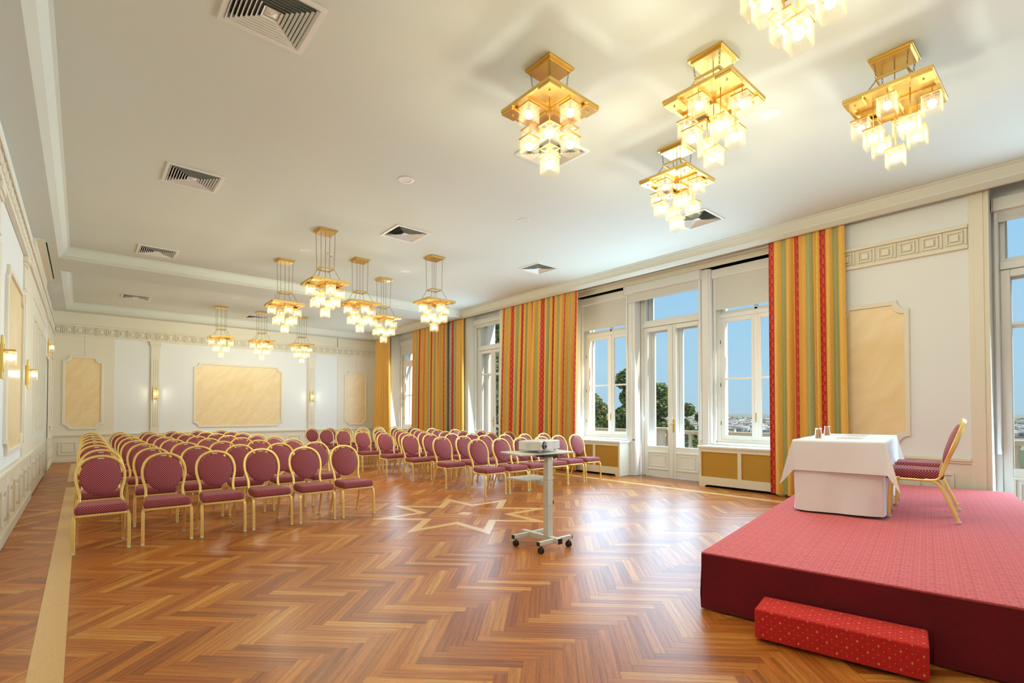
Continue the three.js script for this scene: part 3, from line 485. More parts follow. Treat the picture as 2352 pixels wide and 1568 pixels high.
function makeChandelier(label, at, yFrame, yMain) {
  const o = thing('chandelier', label, 'chandelier', at, 0, 'brass chandeliers on the ceiling');
  mesh('ceiling_plate', merge([rb(-.158, .158, -.022, 0, -.158, .158, .004), rb(-.138, .138, -.044, -.02, -.138, .138, .004)]), M.brass, o);
  mesh('upper_frame', squareRing(.23, .013, .022, yFrame), M.brass, o);
  mesh('main_plate', merge([rb(-.29, .29, yMain + .004, yMain + .014, -.29, .29, .002), squareRing(.62, .03, .03, yMain + .012), rb(-.29, .29, yMain - .014, yMain + .006, -.012, .012, .003), rb(-.012, .012, yMain - .014, yMain + .006, -.29, .29, .003), cyl(.03, .03, .05, 12, 0, yMain - .02, 0)]), M.brass, o);
  for (const sx of [-1, 1]) for (const sz of [-1, 1]) {
    const c = mesh('corner_block', rb(sx * .235 - .07, sx * .235 + .07, yMain - .038, yMain - .012, sz * .235 - .07, sz * .235 + .07, .003), M.brass, o); mesh('corner_knob', new THREE.SphereGeometry(.009, 8, 6).translate(sx * .235, yMain - .042, sz * .235), M.brass, c);
    mesh('chain', chainGeo(V(sx * .118, -.044, sz * .118), V(sx * .108, yFrame, sz * .108)), M.chain, o); mesh('chain', chainGeo(V(sx * .108, yFrame - .02, sz * .108), V(sx * .195, yMain + .014, sz * .195)), M.chain, o);
  }
  mesh('cord', cyl(.004, .004, -yMain - .04, 6, 0, (yMain - .04) / 2, 0), M.chain, o);
  for (const [x, z] of [[.25, 0], [-.25, 0], [0, .25], [0, -.25]]) lampInto(o, x, yMain - .075, z, .07);
  for (const [x, z] of [[.128, .128], [-.128, .128], [.128, -.128], [-.128, -.128]]) lampInto(o, x, yMain - .255, z, .25);
  lampInto(o, 0, yMain - .43, 0, .42);
  return o;
}
function lampLight(x, y, z, k = 1) { const l = new THREE.PointLight(LAMPC, k, 0, 2); l.name = 'lamp_glow'; l.position.set(x, y, z); l.shadow.radius = 1.2; l.castShadow = true; scene.add(l); }
const NEAR = [-.165, -.365], FAR = [-.64, -.885];
const chand = [
  [3.15, -3.15, NEAR, 'short-hung brass chandelier nearest the ceiling vent, left of the stage group'], [4.14, -2.13, NEAR, 'short-hung brass chandelier in the middle of the five above the stage'],
  [5.26, -3.16, NEAR, 'short-hung brass chandelier lowest in the photo of the stage five'], [5.33, -1.10, NEAR, 'short-hung brass chandelier closest to the window wall above the stage'], [3.15, -1.10, NEAR, 'chandelier cut off by the top edge of the photo'],
  [3.11, -8.48, FAR, 'largest-looking chandelier of the long-chained group over the chairs'], [5.28, -8.52, FAR, 'long-chained chandelier nearest the curtains, before the wide curtain pier'], [4.23, -9.63, FAR, 'long-chained chandelier at the centre of the five over the aisle'],
  [3.10, -10.68, FAR, 'long-chained chandelier beyond the largest one, over the left chairs'], [5.26, -10.67, FAR, 'long-chained chandelier overlapping the central one on its window side'],
  [3.06, -16.57, FAR, 'small-looking chandelier in front of the big end-wall panel, nearest its left corner'], [4.15, -16.57, FAR, 'small-looking chandelier hanging before the middle of the big end-wall panel'], [5.36, -16.65, FAR, 'small-looking chandelier by the end-wall pilaster at the panel right corner']];
const first = new Map();
for (const [x, z, h, label] of chand) {
  if (!first.has(h)) first.set(h, makeChandelier(label, [x, YC, z], ...h)); else copy(first.get(h), label, [x, YC, z]);
  for (const [a, b, dy, k] of [[.25, 0, .155, .85], [-.25, 0, .155, .85], [0, .25, .155, .85], [0, -.25, .155, .85], [.128, .128, .335, 1], [-.128, .128, .335, 1], [.128, -.128, .335, 1], [-.128, -.128, .335, 1], [0, 0, .51, 1.2]]) lampLight(x + a, YC + h[1] - dy, z + b, CHANDELIER / 8.6 * k);
}
// wall sconces: built facing +z
function makeSconce(label, at, turn) {
  const o = thing('wall_sconce', label, 'sconce', at, turn, 'brass wall sconces');
  mesh('back_plate', merge([rb(-.055, .055, -.15, .12, 0, .014, .004), rb(-.03, .03, .03, .07, .01, .065, .003)]), M.brass, o);
  for (const x of [-.053, .053]) mesh('side_bar', merge([rb(x - .009, x + .009, -.215, .205, .012, .030, .004), rb(x - .011, x + .011, -.14, .13, .010, .034, .003)]), M.brass, o);
  const l = mesh('lamp', merge([squareRing(.13, .010, .02, 0).scale(1, 1, .62)]), M.brass, o); l.position.set(0, .07, .078);
  stuff(mesh('glass_rods', LG.rods.clone().scale(1, 1, .62), M.rods, l)); mesh('bulb', LG.bulb, M.bulb, l);
  return o;
}
const sconces = [[[1.728, 2.0, ZF + .066], 0, 'sconce on the end-wall pilaster left of the big marble panel'], [[6.482, 2.0, ZF + .066], 0, 'sconce on the end-wall pilaster right of the big marble panel'],
  [[XL + .036, 1.94, -6.84], Math.PI / 2, 'sconce on the long panelled wall at the photo left edge'], [[XL + .036, 1.95, -9.88], Math.PI / 2, 'second sconce along the long panelled wall'], [[XL + .02, 2.93, -15.86], Math.PI / 2, 'high sconce above the doorway in the long wall']];
let sc0; for (const [p, t, label] of sconces) { sc0 ? copy(sc0, label, p, t) : (sc0 = makeSconce(label, p, t)); const q = V(0, .0, .078).applyAxisAngle(V(0, 1, 0), t); lampLight(p[0] + q.x, p[1] - .004, p[2] + q.z, SCONCE); }

// ================================================================ CEILING FITTINGS
{
  const ringG = (r, w, h, y) => new THREE.LatheGeometry([[r, y], [r - w, y - h], [r - w - .003, y - h + .002], [r - .004, y + .003]].map(([a, b]) => new THREE.Vector2(a * Math.SQRT2, b)), 4).rotateY(Math.PI / 4);
  const flat = (g) => { const f = g.toNonIndexed(); f.computeVertexNormals(); return f; };
  const vent = (label, x, z) => {
    const o = thing('ceiling_vent', label, 'vent', [x, YC, z], 0, 'square louvred ceiling vents');
    mesh('vent_frame', squareRing(.63, .04, .014, 0), M.ventWhite, o);
    for (let i = 0; i < 8; i++) mesh('louvre', flat(ringG(.272 - i * .029, .013, -.013, -.018).scale(1, 1, 1)), M.ventWhite, o);
    mesh('centre_boss', flat(new THREE.ConeGeometry(.05 * Math.SQRT2, .018, 4).rotateX(Math.PI).rotateY(Math.PI / 4).translate(0, -.011, 0)), M.ventWhite, o); return o;
  };
  const vents = [[1.08, -4.1, 'large louvred ceiling vent at the top of the photo'], [1.08, -7.69, 'louvred ceiling vent second along the long wall side'], [1.07, -11.65, 'louvred ceiling vent third along the long wall side, before the beam'], [1.07, -16.6, 'louvred ceiling vent beyond the ceiling beam near the end wall'],
    [4.2, -7.7, 'louvred ceiling vent between the two chandelier groups, mid ceiling'], [4.19, -4.15, 'louvred ceiling vent partly hidden behind a stage chandelier'], [7.36, -7.71, 'louvred ceiling vent nearest the wide striped curtain'], [7.40, -4.1, 'louvred ceiling vent beside the lowest stage chandelier, by the bay window'], [4.25, -17.6, 'louvred ceiling vent far back above the end-wall chandeliers']];
  let v0; for (const [x, z, l] of vents) v0 ? copy(v0, l, [x, YC, z]) : (v0 = vent(l, x, z));
  const disc = (label, x, z) => { const o = thing('ceiling_speaker', label, 'speaker', [x, YC, z], 0, 'round ceiling speakers'); mesh('rim', new THREE.LatheGeometry([[.062, -.002], [.07, -.009], [.10, -.006], [.105, 0]].map(([a, b]) => new THREE.Vector2(a, b)), 28), M.ventWhite, o); mesh('grille', new THREE.CylinderGeometry(.064, .064, .004, 24).translate(0, -.003, 0), M.foot, o); return o; };
  const discs = [[3.22, -5.9, 'round ceiling speaker left of the middle stage chandelier gap'], [5.35, -5.93, 'round ceiling speaker under the first chandelier, toward the bay window'], [5.36, -2.14, 'round ceiling speaker between the two rightmost whole chandeliers'], [3.17, -9.71, 'round ceiling speaker beside the largest long-chained chandelier'], [5.32, -9.75, 'round ceiling speaker between the far aisle chandelier and curtains'], [3.1, -14.98, 'round ceiling speaker beyond the ceiling beam']];
  let d0; for (const [x, z, l] of discs) d0 ? copy(d0, l, [x, YC, z]) : (d0 = disc(l, x, z));
  const det = thing('motion_sensor', 'small white ceiling sensor seen through the largest hanging chandelier chains', 'sensor', [3.62, YC, -9.65]); mesh('housing', new THREE.LatheGeometry([[.05, 0], [.05, -.02], [.035, -.04], [0, -.048]].map(([a, b]) => new THREE.Vector2(a, b)), 16), M.ventWhite, det); mesh('sensor_eye', new THREE.SphereGeometry(.014, 10, 8).translate(.02, -.04, .02), M.black, det);
}

// ================================================================ CHAIRS (front toward +z)
const chairParts = (() => {
  const lean = 19 * D, zb = (y) => -.17 - (y - .44) * Math.tan(lean), nrm = V(0, Math.sin(lean), Math.cos(lean));
  const half = [[.178, .415], [.176, .47], [.174, .52], [.181, .575], [.196, .635], [.205, .70], [.201, .765], [.182, .825], [.147, .873], [.098, .904], [.045, .919], [0, .923]];
  const loop = curve([...half.map(([x, y]) => V(-x, y, zb(y))), ...half.slice(0, -1).reverse().map(([x, y]) => V(x, y, zb(y)))], 64);
  const back_frame = sweep(loop, .026, .034, nrm, .2, 'b');
  const rail = (s) => sweep(curve([V(s * .196, .372, .205), V(s * .193, .370, .06), V(s * .186, .370, -.09), V(s * .181, .385, -.145), V(s * .178, .43, zb(.43))], 16), .022, .030, V(1, 0, 0));
  const sides = [rail(1), rail(-1)];
  const aprons = [sweep(curve([V(-.196, .372, .19), V(-.185, .372, .212), V(0, .372, .222), V(.185, .372, .212), V(.196, .372, .19)], 16), .020, .024, V(0, 1, 0)), bar(V(-.18, .375, -.13), V(.18, .375, -.13), .02, .02, V(0, 1, 0))];
  const fl = (s) => sweep(curve([V(s * .196, .378, .13), V(s * .205, .374, .165), V(s * .2165, .345, .196), V(s * .2185, .28, .211), V(s * .2185, .012, .22)], 14), .026, .030, V(1, 0, 0), .2, 'a');
  const rl = (s) => sweep(curve([V(s * .184, .372, -.05), V(s * .187, .362, -.11), V(s * .190, .325, -.155), V(s * .195, .2, -.208), V(s * .2, .012, -.283)], 14), .026, .026, V(1, 0, 0), .2, 'a');
  const feet = (x, z) => rbox(.029, .02, .034, .004).translate(x, .010, z);
  // seat cushion: rounded, tapered to the back, crowned
  const seat = new RoundedBoxGeometry(.43, .088, .42, 3, .034); { const p = seat.attributes.position; for (let i = 0; i < p.count; i++) { const x = p.getX(i), y = p.getY(i), z = p.getZ(i), k = lerp(.86, 1, clamp((z + .21) / .3)); const crown = y > .02 ? .012 * (1 - (x / .215) ** 2) * (1 - (z / .21) ** 2) : 0; p.setXYZ(i, x * k, y + crown + (z < -.1 ? -.004 : 0), z); } seat.computeVertexNormals(); seat.translate(0, .424, .02); }
  // round back cushion, bulging both ways
  const pos = [], uv = [], idx = [], rings = [0, .35, .62, .82, .94, 1], n = 28;
  for (const f of [1, -1]) { const base = pos.length / 3; rings.forEach((r) => { for (let i = 0; i < n; i++) { const a = i / n * Math.PI * 2, ry = Math.sin(a) > 0 ? .185 : .197, rx = .181 - .012 * Math.max(0, -Math.sin(a)) ** 2, x = Math.cos(a) * rx * r, y = .707 + Math.sin(a) * ry * r, bul = (f > 0 ? .042 : .026) * Math.sqrt(Math.max(0, 1 - r * r)); const q = V(x, y, zb(y)).addScaledVector(nrm, f * (bul + .004)); pos.push(q.x, q.y, q.z); uv.push(x, y); } });
    for (let j = 0; j + 1 < rings.length; j++) for (let i = 0; i < n; i++) { const a = base + j * n + i, b = base + j * n + (i + 1) % n, c = a + n, d = b + n; f > 0 ? idx.push(a, c, b, b, c, d) : idx.push(a, b, c, b, d, c); } }
  const o = (rings.length - 1) * n, o2 = rings.length * n + o; for (let i = 0; i < n; i++) { const k = (i + 1) % n; idx.push(o + i, o2 + i, o + k, o + k, o2 + i, o2 + k); }
  const pad = new THREE.BufferGeometry(); pad.setAttribute('position', new THREE.Float32BufferAttribute(pos, 3)); pad.setAttribute('uv', new THREE.Float32BufferAttribute(uv, 2)); pad.setIndex(idx); pad.computeVertexNormals();
  const grip = rbox(.055, .012, .02, .004).rotateX(-lean).translate(0, .898, zb(.898));
  return { back_frame, sides, aprons, legs: [fl(1), fl(-1), rl(1), rl(-1)], feet: [feet(.2185, .22), feet(-.2185, .22), feet(.2, -.284), feet(-.2, -.284)], seat: boxUV(seat), pad, grip };
})();
function makeChair(label, at, turn, group) {
  const o = thing('banquet_chair', label, 'chair', at, turn, group), C = chairParts;
  mesh('seat', C.seat, M.fabric, o); mesh('backrest', C.pad, M.fabric, o); mesh('back_frame', C.back_frame, M.gold, o); C.sides.forEach((g) => mesh('side_rail', g, M.gold, o)); C.aprons.forEach((g) => mesh('seat_rail', g, M.gold, o)); mesh('hand_grip', C.grip, M.foot, o);
  C.legs.forEach((g, i) => { const l = mesh('leg', g, M.gold, o); mesh('foot_cap', C.feet[i], M.foot, l); }); return o;
}
let chair0; const placeChair = (label, x, y, z, turn, group) => { if (!chair0) return (chair0 = makeChair(label, [x, y, z], turn, group)); const c = copy(chair0, label, [x, y, z], turn); c.userData.group = group; return c; };
{
  const R = rng(12), rowName = (r) => r === 0 ? 'front row' : r === 7 ? 'last row' : `${ORD[r]} row`;
  const L = [.175, .715, 1.25, 1.78, 2.33, 2.87], LZ = [-6.55, -7.68, -8.86, -10.07, -11.27, -12.50, -13.70, -14.92];
  for (let r = 0; r < 8; r++) for (let c = 0; c < 6; c++) placeChair(`burgundy banquet chair, block by the long wall, ${rowName(r)}, ${ORD[c]} from that wall`, L[c] + (R() - .5) * .03, 0, LZ[r] - .22 + (R() - .5) * .04, (R() - .5) * .05, 'chairs in the block by the long wall');
  const Q = [5.335, 5.86, 6.40, 6.98, 7.54, 8.11], QZ = [[-6.60, -6.62, -6.65, -6.72, -6.78, -6.84], -7.82, -9.05, -10.2, -11.42, -12.65, -13.9, -15.05];
  for (let r = 0; r < 8; r++) for (let c = 0; c < 6; c++) placeChair(`burgundy banquet chair, block by the curtains, ${rowName(r)}, ${ORD[c]} from the aisle`, Q[c] + (R() - .5) * .03, 0, (r ? QZ[r] : QZ[0][c]) - .22 + (R() - .5) * .04, (R() - .5) * .06 - (r ? 0 : c * .012), 'chairs in the block by the curtains');
}

// ================================================================ STAGE
const ST = { x: 3.40, z: -1.86, turn: 9.8 * D, L: 5.22, W: 2.08, H: .40 };
const su = V(Math.cos(ST.turn), 0, -Math.sin(ST.turn)), sv = V(Math.sin(ST.turn), 0, Math.cos(ST.turn));
const onStage = (u, v, y = 0) => [ST.x + su.x * u + sv.x * v, y, ST.z + su.z * u + sv.z * v];
{
  const o = thing('stage_platform', 'low stage covered in worn red dotted carpet with dark red velvet skirt', 'stage', [ST.x, 0, ST.z], ST.turn), { L, W, H } = ST, R = rng(5);
  mesh('platform_core', box(.02, L - .02, .03, H - .012, .02, W - .02), M.subfloor, o);
  const deck = (a, b) => { // carpet with slight ripples
    const g = new THREE.PlaneGeometry(b - a - .006, W, 40, 24).rotateX(-Math.PI / 2).translate((a + b) / 2, H, W / 2), p = g.attributes.position; for (let i = 0; i < p.count; i++) { const x = p.getX(i), z = p.getZ(i), e = Math.min(x - a, b - x, z, W - z); if (e > .03) p.setY(i, H + (vnoise(x * 2.2 + 9, z * 3.1 + 4, 64, 64, 81) + vnoise(x * 7, z * 5, 64, 64, 82) * .4 - .7) * .006); } g.computeVertexNormals();
    const edge = merge([rb(a + .003, b - .003, H - .02, H - .0005, -.004, .01, .004), rb(a + .003, b - .003, H - .02, H - .0005, W - .01, W + .004, .004), rb(a - .002, a + .012, H - .02, H - .0005, 0, W, .004)]);
    mesh('carpet', [boxUV(g), boxUV(edge)], M.deck, o);
  };
  deck(0, 3.1); deck(3.1, L);
  const skirt = (ax, az, bx, bz, nx, nz, name) => { // hanging velvet, slightly wavy
    const len = Math.hypot(bx - ax, bz - az), n = Math.max(8, Math.round(len * 14)), pos = [], uv = [], idx = []; for (let j = 0; j <= 4; j++) for (let i = 0; i <= n; i++) { const t = i / n, w = (j / 4) * ((vnoise(t * len * 1.7 + ax, j * .4 + 3, 64, 64, 91) - .5) * .05 + .008) + .004; pos.push(lerp(ax, bx, t) + nx * w, lerp(H - .012, .012, j / 4), lerp(az, bz, t) + nz * w); uv.push(t * len, 1 - j / 4); }
    for (let j = 0; j < 4; j++) for (let i = 0; i < n; i++) { const a = j * (n + 1) + i, b = a + 1, c = a + n + 1, d = c + 1; idx.push(a, c, b, b, c, d); } const g = new THREE.BufferGeometry(); g.setAttribute('position', new THREE.Float32BufferAttribute(pos, 3)); g.setAttribute('uv', new THREE.Float32BufferAttribute(uv, 2)); g.setIndex(idx); g.computeVertexNormals(); mesh('velvet_skirt', g, M.velvet, o);
  };
  skirt(0, 0, 0, 1.287, -1, 0); skirt(-.004, 1.275, 0, W, -1, 0); skirt(L, 0, 0, 0, 0, -1); skirt(0, W, L, W, 0, 1);
  // the carpeted step in front
  const s = thing('carpeted_step', 'small red carpeted step with gold motifs on the floor before the stage', 'step', [3.155, 0, -1.385], 11 * D);
  mesh('step_body', boxUV(rbox(.275, .178, .83, .012, 2).translate(.1375, .107, .415)), M.step, s);
  mesh('step_foot', merge([rb(.02, .06, 0, .02, .03, .07), rb(.02, .06, 0, .02, .75, .79), rb(.22, .26, 0, .02, .03, .07), rb(.22, .26, 0, .02, .75, .79)]), M.velvet, s);
}
// ---------------------------------------------------------------- table and cloths on the stage
{
  const [tx, , tz] = onStage(3.145, .583), TY = ST.H + .722, hl = 1.0, hw = .362;
  const t = thing('folding_table', 'long folding table hidden under white cloths on the stage', 'table', [tx, ST.H + .005, tz], ST.turn);
  mesh('table_top', rb(-hl, hl, .69, .718, -hw, hw, .006), M.cart, t); for (const a of [-.85, .85]) for (const b of [-.3, .3]) mesh('leg', cyl(.014, .014, .69, 10, a, .345, b), M.cart, t);
  // under cloth: skirt to the stage
  const per = (k) => { const a = hl + .006, b = hw + .006; const P = [[-a, -b], [a, -b], [a, b], [-a, b]], s = [2 * a, 2 * b, 2 * a, 2 * b], tot = 4 * (a + b); let d = ((k % 1) + 1) % 1 * tot, i = 0; while (d > s[i]) d -= s[i++]; const p = P[i], q = P[(i + 1) % 4], f = d / s[i]; return [lerp(p[0], q[0], f), lerp(p[1], q[1], f), [[0, -1], [1, 0], [0, 1], [-1, 0]][i]]; };
  const N = 220, pos = [], idx = []; for (let j = 0; j <= 6; j++) for (let i = 0; i <= N; i++) { const [x, z, [nx, nz]] = per(i / N), s = j / 6, w = s * (.012 + (vnoise(i / N * 46, s * .8 + 2, 46, 64, 101) - .5) * .06); pos.push(x + nx * w, lerp(.716, .010 + vnoise(i / N * 20, 5, 20, 64, 102) * .018, s), z + nz * w); }
  for (let j = 0; j < 6; j++) for (let i = 0; i < N; i++) { const a = j * (N + 1) + i, b = a + 1, c = a + N + 1, d = c + 1; idx.push(a, b, c, b, d, c); }
  const g = new THREE.BufferGeometry(); g.setAttribute('position', new THREE.Float32BufferAttribute(pos, 3)); g.setIndex(idx); g.computeVertexNormals(); g.setAttribute('uv', new THREE.BufferAttribute(new Float32Array(g.attributes.position.count * 2), 2));
  const top = boxUV(box(-hl - .004, hl + .004, .718, .7195, -hw - .004, hw + .004));
  const u = tag(mesh('under_cloth', [boxUV(g), top], M.cloth), 'white floor-length cloth hanging under the shorter top cloth', 'tablecloth', 'white cloths on the stage table'); u.position.set(tx, ST.H, tz); u.rotation.y = ST.turn;
  // top cloth: square overhang with hanging corner points
  const dr = .31, nx = 150, nz = 90, P2 = [], I2 = [], ax = hl + .014, az = hw + .014;
  for (let j = 0; j <= nz; j++) for (let i = 0; i <= nx; i++) {
    const X = lerp(-(ax + dr), ax + dr, i / nx), Z = lerp(-(az + dr), az + dr, j / nz), ex = Math.max(0, Math.abs(X) - ax), ez = Math.max(0, Math.abs(Z) - az), sx = Math.sign(X), sz = Math.sign(Z), m = Math.min(ex, ez), M2 = Math.max(ex, ez), drop = M2 + m * .5;
    const wav = (vnoise(X * 3 + 20, Z * 3 + 20, 64, 64, 111) - .5) * .02 * (M2 > 0 ? 1 : 0); const r = .014;
    let x = sx * Math.min(Math.abs(X), ax), z = sz * Math.min(Math.abs(Z), az), y = .726 - Math.max(0, drop - r * .4); if (M2 === 0) y = .726;
    x += sx * ((ex > 0 ? .008 + ex * .07 + wav : 0) + m * .30); z += sz * ((ez > 0 ? .008 + ez * .07 + wav : 0) + m * .30); P2.push(x, y, z);
  }
  for (let j = 0; j < nz; j++) for (let i = 0; i < nx; i++) { const a = j * (nx + 1) + i, b = a + 1, c = a + nx + 1, d = c + 1; I2.push(a, c, b, b, c, d); }
  const g2 = new THREE.BufferGeometry(); g2.setAttribute('position', new THREE.Float32BufferAttribute(P2, 3)); g2.setIndex(I2); g2.computeVertexNormals();
  const uc = tag(mesh('top_cloth', boxUV(g2), M.cloth), 'white top cloth with hanging corner points on the stage table', 'tablecloth', 'white cloths on the stage table'); uc.position.set(tx, ST.H, tz); uc.rotation.y = ST.turn;
  const y = ST.H + .7265, local = (a, b) => [tx + su.x * a + sv.x * b, y, tz + su.z * a + sv.z * b];
  // two upturned tumblers, two note pads with pens
  const tum = new THREE.LatheGeometry([[.034, 0], [.036, .003], [.0295, .105], [.029, .112], [.0, .112], [.0, .100], [.0265, .100], [.033, .004], [.034, 0]].map(([a, b]) => new THREE.Vector2(a, b)), 24);
  const g1 = tag(mesh('drinking_glass', tum, M.tumbler), 'upturned drinking glass on the white table, nearer the tablecloth front corner', 'glass', 'glasses on the stage table'); g1.position.set(...local(-.56, -.22));
  const g3 = copy(g1, 'upturned drinking glass on the white table, the one behind', local(.36, -.26));
  const pad = (label, a, b, rot) => { const o = thing('note_pad', label, 'note pad', local(a, b), ST.turn + rot, 'paper on the stage table'); mesh('paper_block', rb(-.105, .105, 0, .006, -.148, .148, .001), M.paper, o); mesh('cover_card', rb(-.10, .10, -.0 + .006, .0066, -.143, .143, .0003), M.cart, o); mesh('pen', new THREE.CylinderGeometry(.0045, .0045, .14, 8).rotateX(Math.PI / 2).rotateY(.5).translate(.03, .0115, 0), M.winWhite, o); return o; };
  pad('note pad with pen on the white table before the near chair', -.38, .05, 1.5); pad('note pad with pen on the white table before the far chair', .42, .03, 1.5);
}
placeChair('banquet chair seen side-on at the stage table, nearer one', ...[6.2 - sv.x * .285, ST.H + .004, -.847 - sv.z * .285], Math.PI + ST.turn, 'chairs at the stage table');
placeChair('banquet chair at the stage table behind the nearer one', ...[7.0 - sv.x * .285, ST.H + .004, -.955 - sv.z * .285], Math.PI + ST.turn, 'chairs at the stage table');

// ================================================================ PROJECTOR ON ITS TROLLEY
{
  const o = thing('projector_trolley', 'grey metal projector trolley on castors standing alone on the parquet', 'trolley', [3.68, 0, -3.80]);
  mesh('base_beam', rb(-.028, .028, .075, .13, -.30, .26, .004), M.cart, o); mesh('end_cap', rb(-.0285, .0285, .0745, .1305, .258, .268, .003), M.black, o);
  for (const z of [.19, -.19]) { const b = mesh('cross_bar', rb(-.235, .235, .082, .122, z - .02, z + .02, .004), M.cart, o); for (const x of [-1, 1]) { mesh('bar_cap', rb(x * .233, x * .243, .0815, .1225, z - .0205, z + .0205, .003), M.black, b); } }
  for (const x of [-.2, .2]) for (const z of [-.19, .19]) mesh('caster', merge([cyl(.008, .008, .04, 8, x, .066, z), new THREE.CylinderGeometry(.03, .03, .012, 18).rotateZ(Math.PI / 2).translate(x - .012, .03, z), new THREE.CylinderGeometry(.03, .03, .012, 18).rotateZ(Math.PI / 2).translate(x + .012, .03, z), rb(x - .022, x + .022, .046, .064, z - .018, z + .018, .008)]), M.black, o);
  mesh('outer_column', rb(-.036, .036, .12, .44, .055, .125, .005), M.cart, o); mesh('inner_column', merge([rb(-.031, .031, .44, .97, .06, .12, .005), rb(-.036, .036, .44, .70, .055, .125, .004), rb(-.036, .036, .705, .90, .055, .125, .004)]), M.cart, o);
  mesh('clamp_knob', merge([new THREE.CylinderGeometry(.024, .024, .022, 10).rotateZ(Math.PI / 2).translate(.052, .47, .09), new THREE.CylinderGeometry(.006, .006, .03, 8).rotateZ(Math.PI / 2).translate(.04, .47, .09)]), M.black, o);
  mesh('lower_shelf', merge([rb(-.2, .2, .69, .708, -.34, -.02, .004), rb(-.03, .03, .64, .69, -.05, .056, .004)]), M.cart, o);
  mesh('shelf_bracket', merge([rb(-.10, .10, .945, .965, .0, .14, .004), rb(-.05, .08, .962, .975, .02, .12, .003)]), M.black, o);
  mesh('tilt_knob', new THREE.CylinderGeometry(.022, .026, .04, 10).rotateZ(Math.PI / 2).translate(.13, .945, .06), M.black, o);
  mesh('top_shelf', rbox(.80, .016, .30, .004).rotateX(.05).rotateZ(-.012).translate(-.03, .985, -.02), M.cart, o);
  const p = thing('projector', 'white video projector with round black lens on the trolley top shelf', 'projector', [3.66, 1.003, -3.82], 16 * D);
  mesh('body', rbox(.42, .096, .26, .014, 2).translate(0, .062, 0), M.projector, p);
  mesh('front_panel', merge([rb(-.205, .205, .020, .104, .128, .134, .004)]), M.winWhite, p);
  const ln = mesh('lens', merge([new THREE.CylinderGeometry(.040, .042, .022, 28).rotateX(Math.PI / 2).translate(-.128, .066, .138)]), M.black, p); mesh('lens_glass', new THREE.SphereGeometry(.03, 20, 10).scale(1, 1, .4).translate(-.128, .066, .146), M.lens, ln);
  mesh('lens_ring', new THREE.TorusGeometry(.034, .003, 6, 24).translate(-.128, .066, .150), M.foot, ln);
  mesh('infrared_window', rb(-.19, -.176, .055, .07, .133, .136, .002), M.black, p);
  const gr = []; for (let i = 0; i < 9; i++) gr.push(rb(.05, .19, .034 + i * .0075, .0375 + i * .0075, .133, .1355, .001)); mesh('vent_grille', gr, M.foot, p);
  const sg = []; for (let i = 0; i < 7; i++) sg.push(rb(-.2125, -.2095, .03, .085, -.04 + i * .010, -.035 + i * .010, .001)); mesh('side_grille', sg, M.foot, p);
  mesh('foot', merge([cyl(.014, .016, .016, 10, -.16, .007, .1), cyl(.014, .016, .016, 10, .16, .007, .1), cyl(.014, .016, .016, 10, 0, .007, -.1)]), M.foot, p);
}

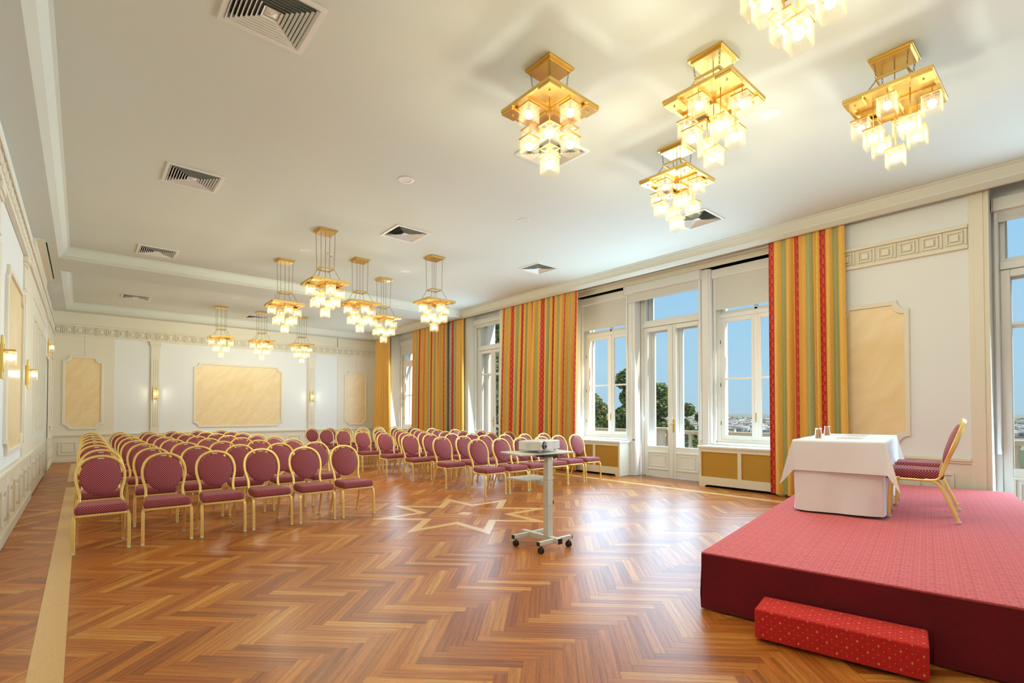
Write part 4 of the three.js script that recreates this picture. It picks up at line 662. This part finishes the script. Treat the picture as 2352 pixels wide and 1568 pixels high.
// ================================================================ OUTSIDE
{
  struct('terrace_floor', boxUV(box(10.02, 13.6, -.4, -.1, -30, 14)), M.terrace, 'pale paved terrace outside the windows', 'terrace');
  const b = thing('terrace_balustrade', 'stone balustrade along the terrace outside the windows', 'balustrade', [13.0, -.1, 0]);
  mesh('top_rail', rb(-.13, .17, .90, 1.0, -30, 14, .02), M.stone, b); mesh('plinth', rb(-.13, .17, 0, .14, -30, 14, .02), M.stone, b);
  const bal = new THREE.LatheGeometry([[.05, .14], [.07, .15], [.07, .2], [.045, .24], [.08, .38], [.085, .45], [.05, .62], [.038, .72], [.06, .80], [.05, .84], [.07, .86], [.07, .90]].map(([a, y]) => new THREE.Vector2(a, y)), 10);
  for (let z = -15; z < 1; z += .27) { if ((z > -9.05 && z < -8.0) || (z > -3.3 && z < -2.3)) continue; const m = mesh('baluster', bal, M.stone, b); m.position.set(.02, 0, z); }
  mesh('pedestal', merge([rb(-.2, .24, 0, 1.0, -8.95, -8.1, .02), rb(-.26, .30, 1.0, 1.07, -9.05, -8.0, .02)]), M.stone, b); mesh('pedestal', merge([rb(-.2, .24, 0, 1.0, -3.2, -2.4, .02), rb(-.26, .30, 1.0, 1.07, -3.3, -2.3, .02)]), M.stone, b); mesh('pedestal', merge([rb(-.2, .24, 0, 1.0, -12.2, -11.3, .02), rb(-.26, .30, 1.0, 1.09, -12.3, -11.2, .02)]), M.winWhite, b);
  const hill = new THREE.PlaneGeometry(2600, 5200, 1, 1).rotateX(-Math.PI / 2); { const p = hill.attributes.position; for (let i = 0; i < p.count; i++) { const far = p.getX(i) > 0; p.setXYZ(i, far ? 1600 : 13.3, far ? -82 : -2.5, p.getZ(i) * (far ? 1.5 : .2)); } hill.computeVertexNormals(); }
  struct('hillside', hill, std({ color: rgb(.08, .12, .05), roughness: 1 }), 'green hillside falling away below the terrace', 'hillside');
  struct('city_plain', new THREE.PlaneGeometry(30000, 30000).rotateX(-Math.PI / 2).translate(15000, -80, -2000), M.plain, 'grey-green plain reaching to the horizon', 'plain');
  const R = rng(404), N = 9000, im = new THREE.InstancedMesh(new THREE.BoxGeometry(1, 1, 1).translate(0, .5, 0), std({ color: rgb(1, 1, 1), roughness: .9 }), N); im.name = 'distant_city';
  const d = new THREE.Object3D(), pal = [[.62, .62, .58], [.48, .47, .44], [.52, .36, .28], [.36, .36, .34], [.22, .27, .17], [.70, .70, .67]];
  for (let i = 0; i < N; i++) { const az = lerp(56, 93, R()) * D, r = 2300 + Math.pow(R(), 1.6) * 7000, s = lerp(9, 30, R()) * (1 + r / 9000), c = pal[Math.floor(R() * pal.length)]; d.position.set(Math.sin(az) * r, -80, -Math.cos(az) * r); d.rotation.y = R() * 3; d.scale.set(s, lerp(6, 20, R()), s * lerp(.6, 1.6, R())); d.updateMatrix(); im.setMatrixAt(i, d.matrix); im.setColorAt(i, rgb(...c)); }
  scene.add(im); tag(im, 'distant city of pale roofs spread over the plain', 'city', null, 'stuff');
  const tree = (az, dist, topEl, rx, label, seed, base = -7) => {
    const x = Math.sin(az * D) * dist, z = -Math.cos(az * D) * dist, top = 1.4 + dist * Math.tan(topEl * D), T = rng(seed), o = thing('tree', label, 'tree', [x, base, z], 0, 'trees beyond the terrace'), h = top - base;
    mesh('trunk', new THREE.CylinderGeometry(.12, .28, h * .6, 8).translate(0, h * .3, 0), M.bark, o);
    const blobs = []; for (let i = 0; i < 26; i++) { const t = i / 26 * .9 + T() * .1, rr = rx * (1.15 - t * .62), a = T() * 6.28, q = T() * rr * .7; blobs.push([Math.cos(a) * q, h * (.3 + .62 * t), Math.sin(a) * q, rr * lerp(.38, .6, T())]); } blobs.push([0, h - rx * .34, 0, rx * .34]);
    const leaf = new THREE.PlaneGeometry(.135, .10); const lists = [[], [], []];
    for (const [bx, by, bz, br] of blobs) for (let i = 0; i < 900; i++) { const v = V(T() - .5, T() - .5, T() - .5).normalize().multiplyScalar(br * (.55 + .5 * Math.sqrt(T()))); const g = leaf.clone().rotateX(T() * 6).rotateY(T() * 6).translate(bx + v.x, by + v.y * .85, bz + v.z); lists[Math.floor(T() * 3)].push(g); }
    lists.forEach((l, i) => stuff(mesh('foliage', mergeGeometries(l), M.leaf[i], o)));
  };
  tree(49.6, 34, 2.4, 2.3, 'leafy tree at the far edge of the bay window, lowest of its neighbours', 1); tree(53.7, 22, 5.0, 1.5, 'tallest leafy tree rising beside the garden door jamb', 2); tree(56.9, 31, 3.5, 1.8, 'leafy tree filling the left glass of the central garden door', 3); tree(59.9, 26.5, 1.1, 1.05, 'low leafy treetop through the right glass of the central garden door', 4); tree(61.5, 31, .3, 1.2, 'smallest treetop just above the balustrade pedestal', 5);
  tree(38.6, 31, 14, 2.9, 'big leafy tree seen through the far glazed door', 6); tree(28.9, 41, 12, 3.0, 'leafy tree seen through the farthest window', 7);
  struct('facade_wing', boxUV(box(10.02, 10.5, -.1, 7, -30, -19.4)), M.facade, 'pale outer wall of the building beyond the far window', 'facade');
}
scene.traverse((o) => { if (o.isMesh) { o.castShadow = true; o.receiveShadow = true; } });
sun.castShadow = true;
renderer.render(scene, camera);
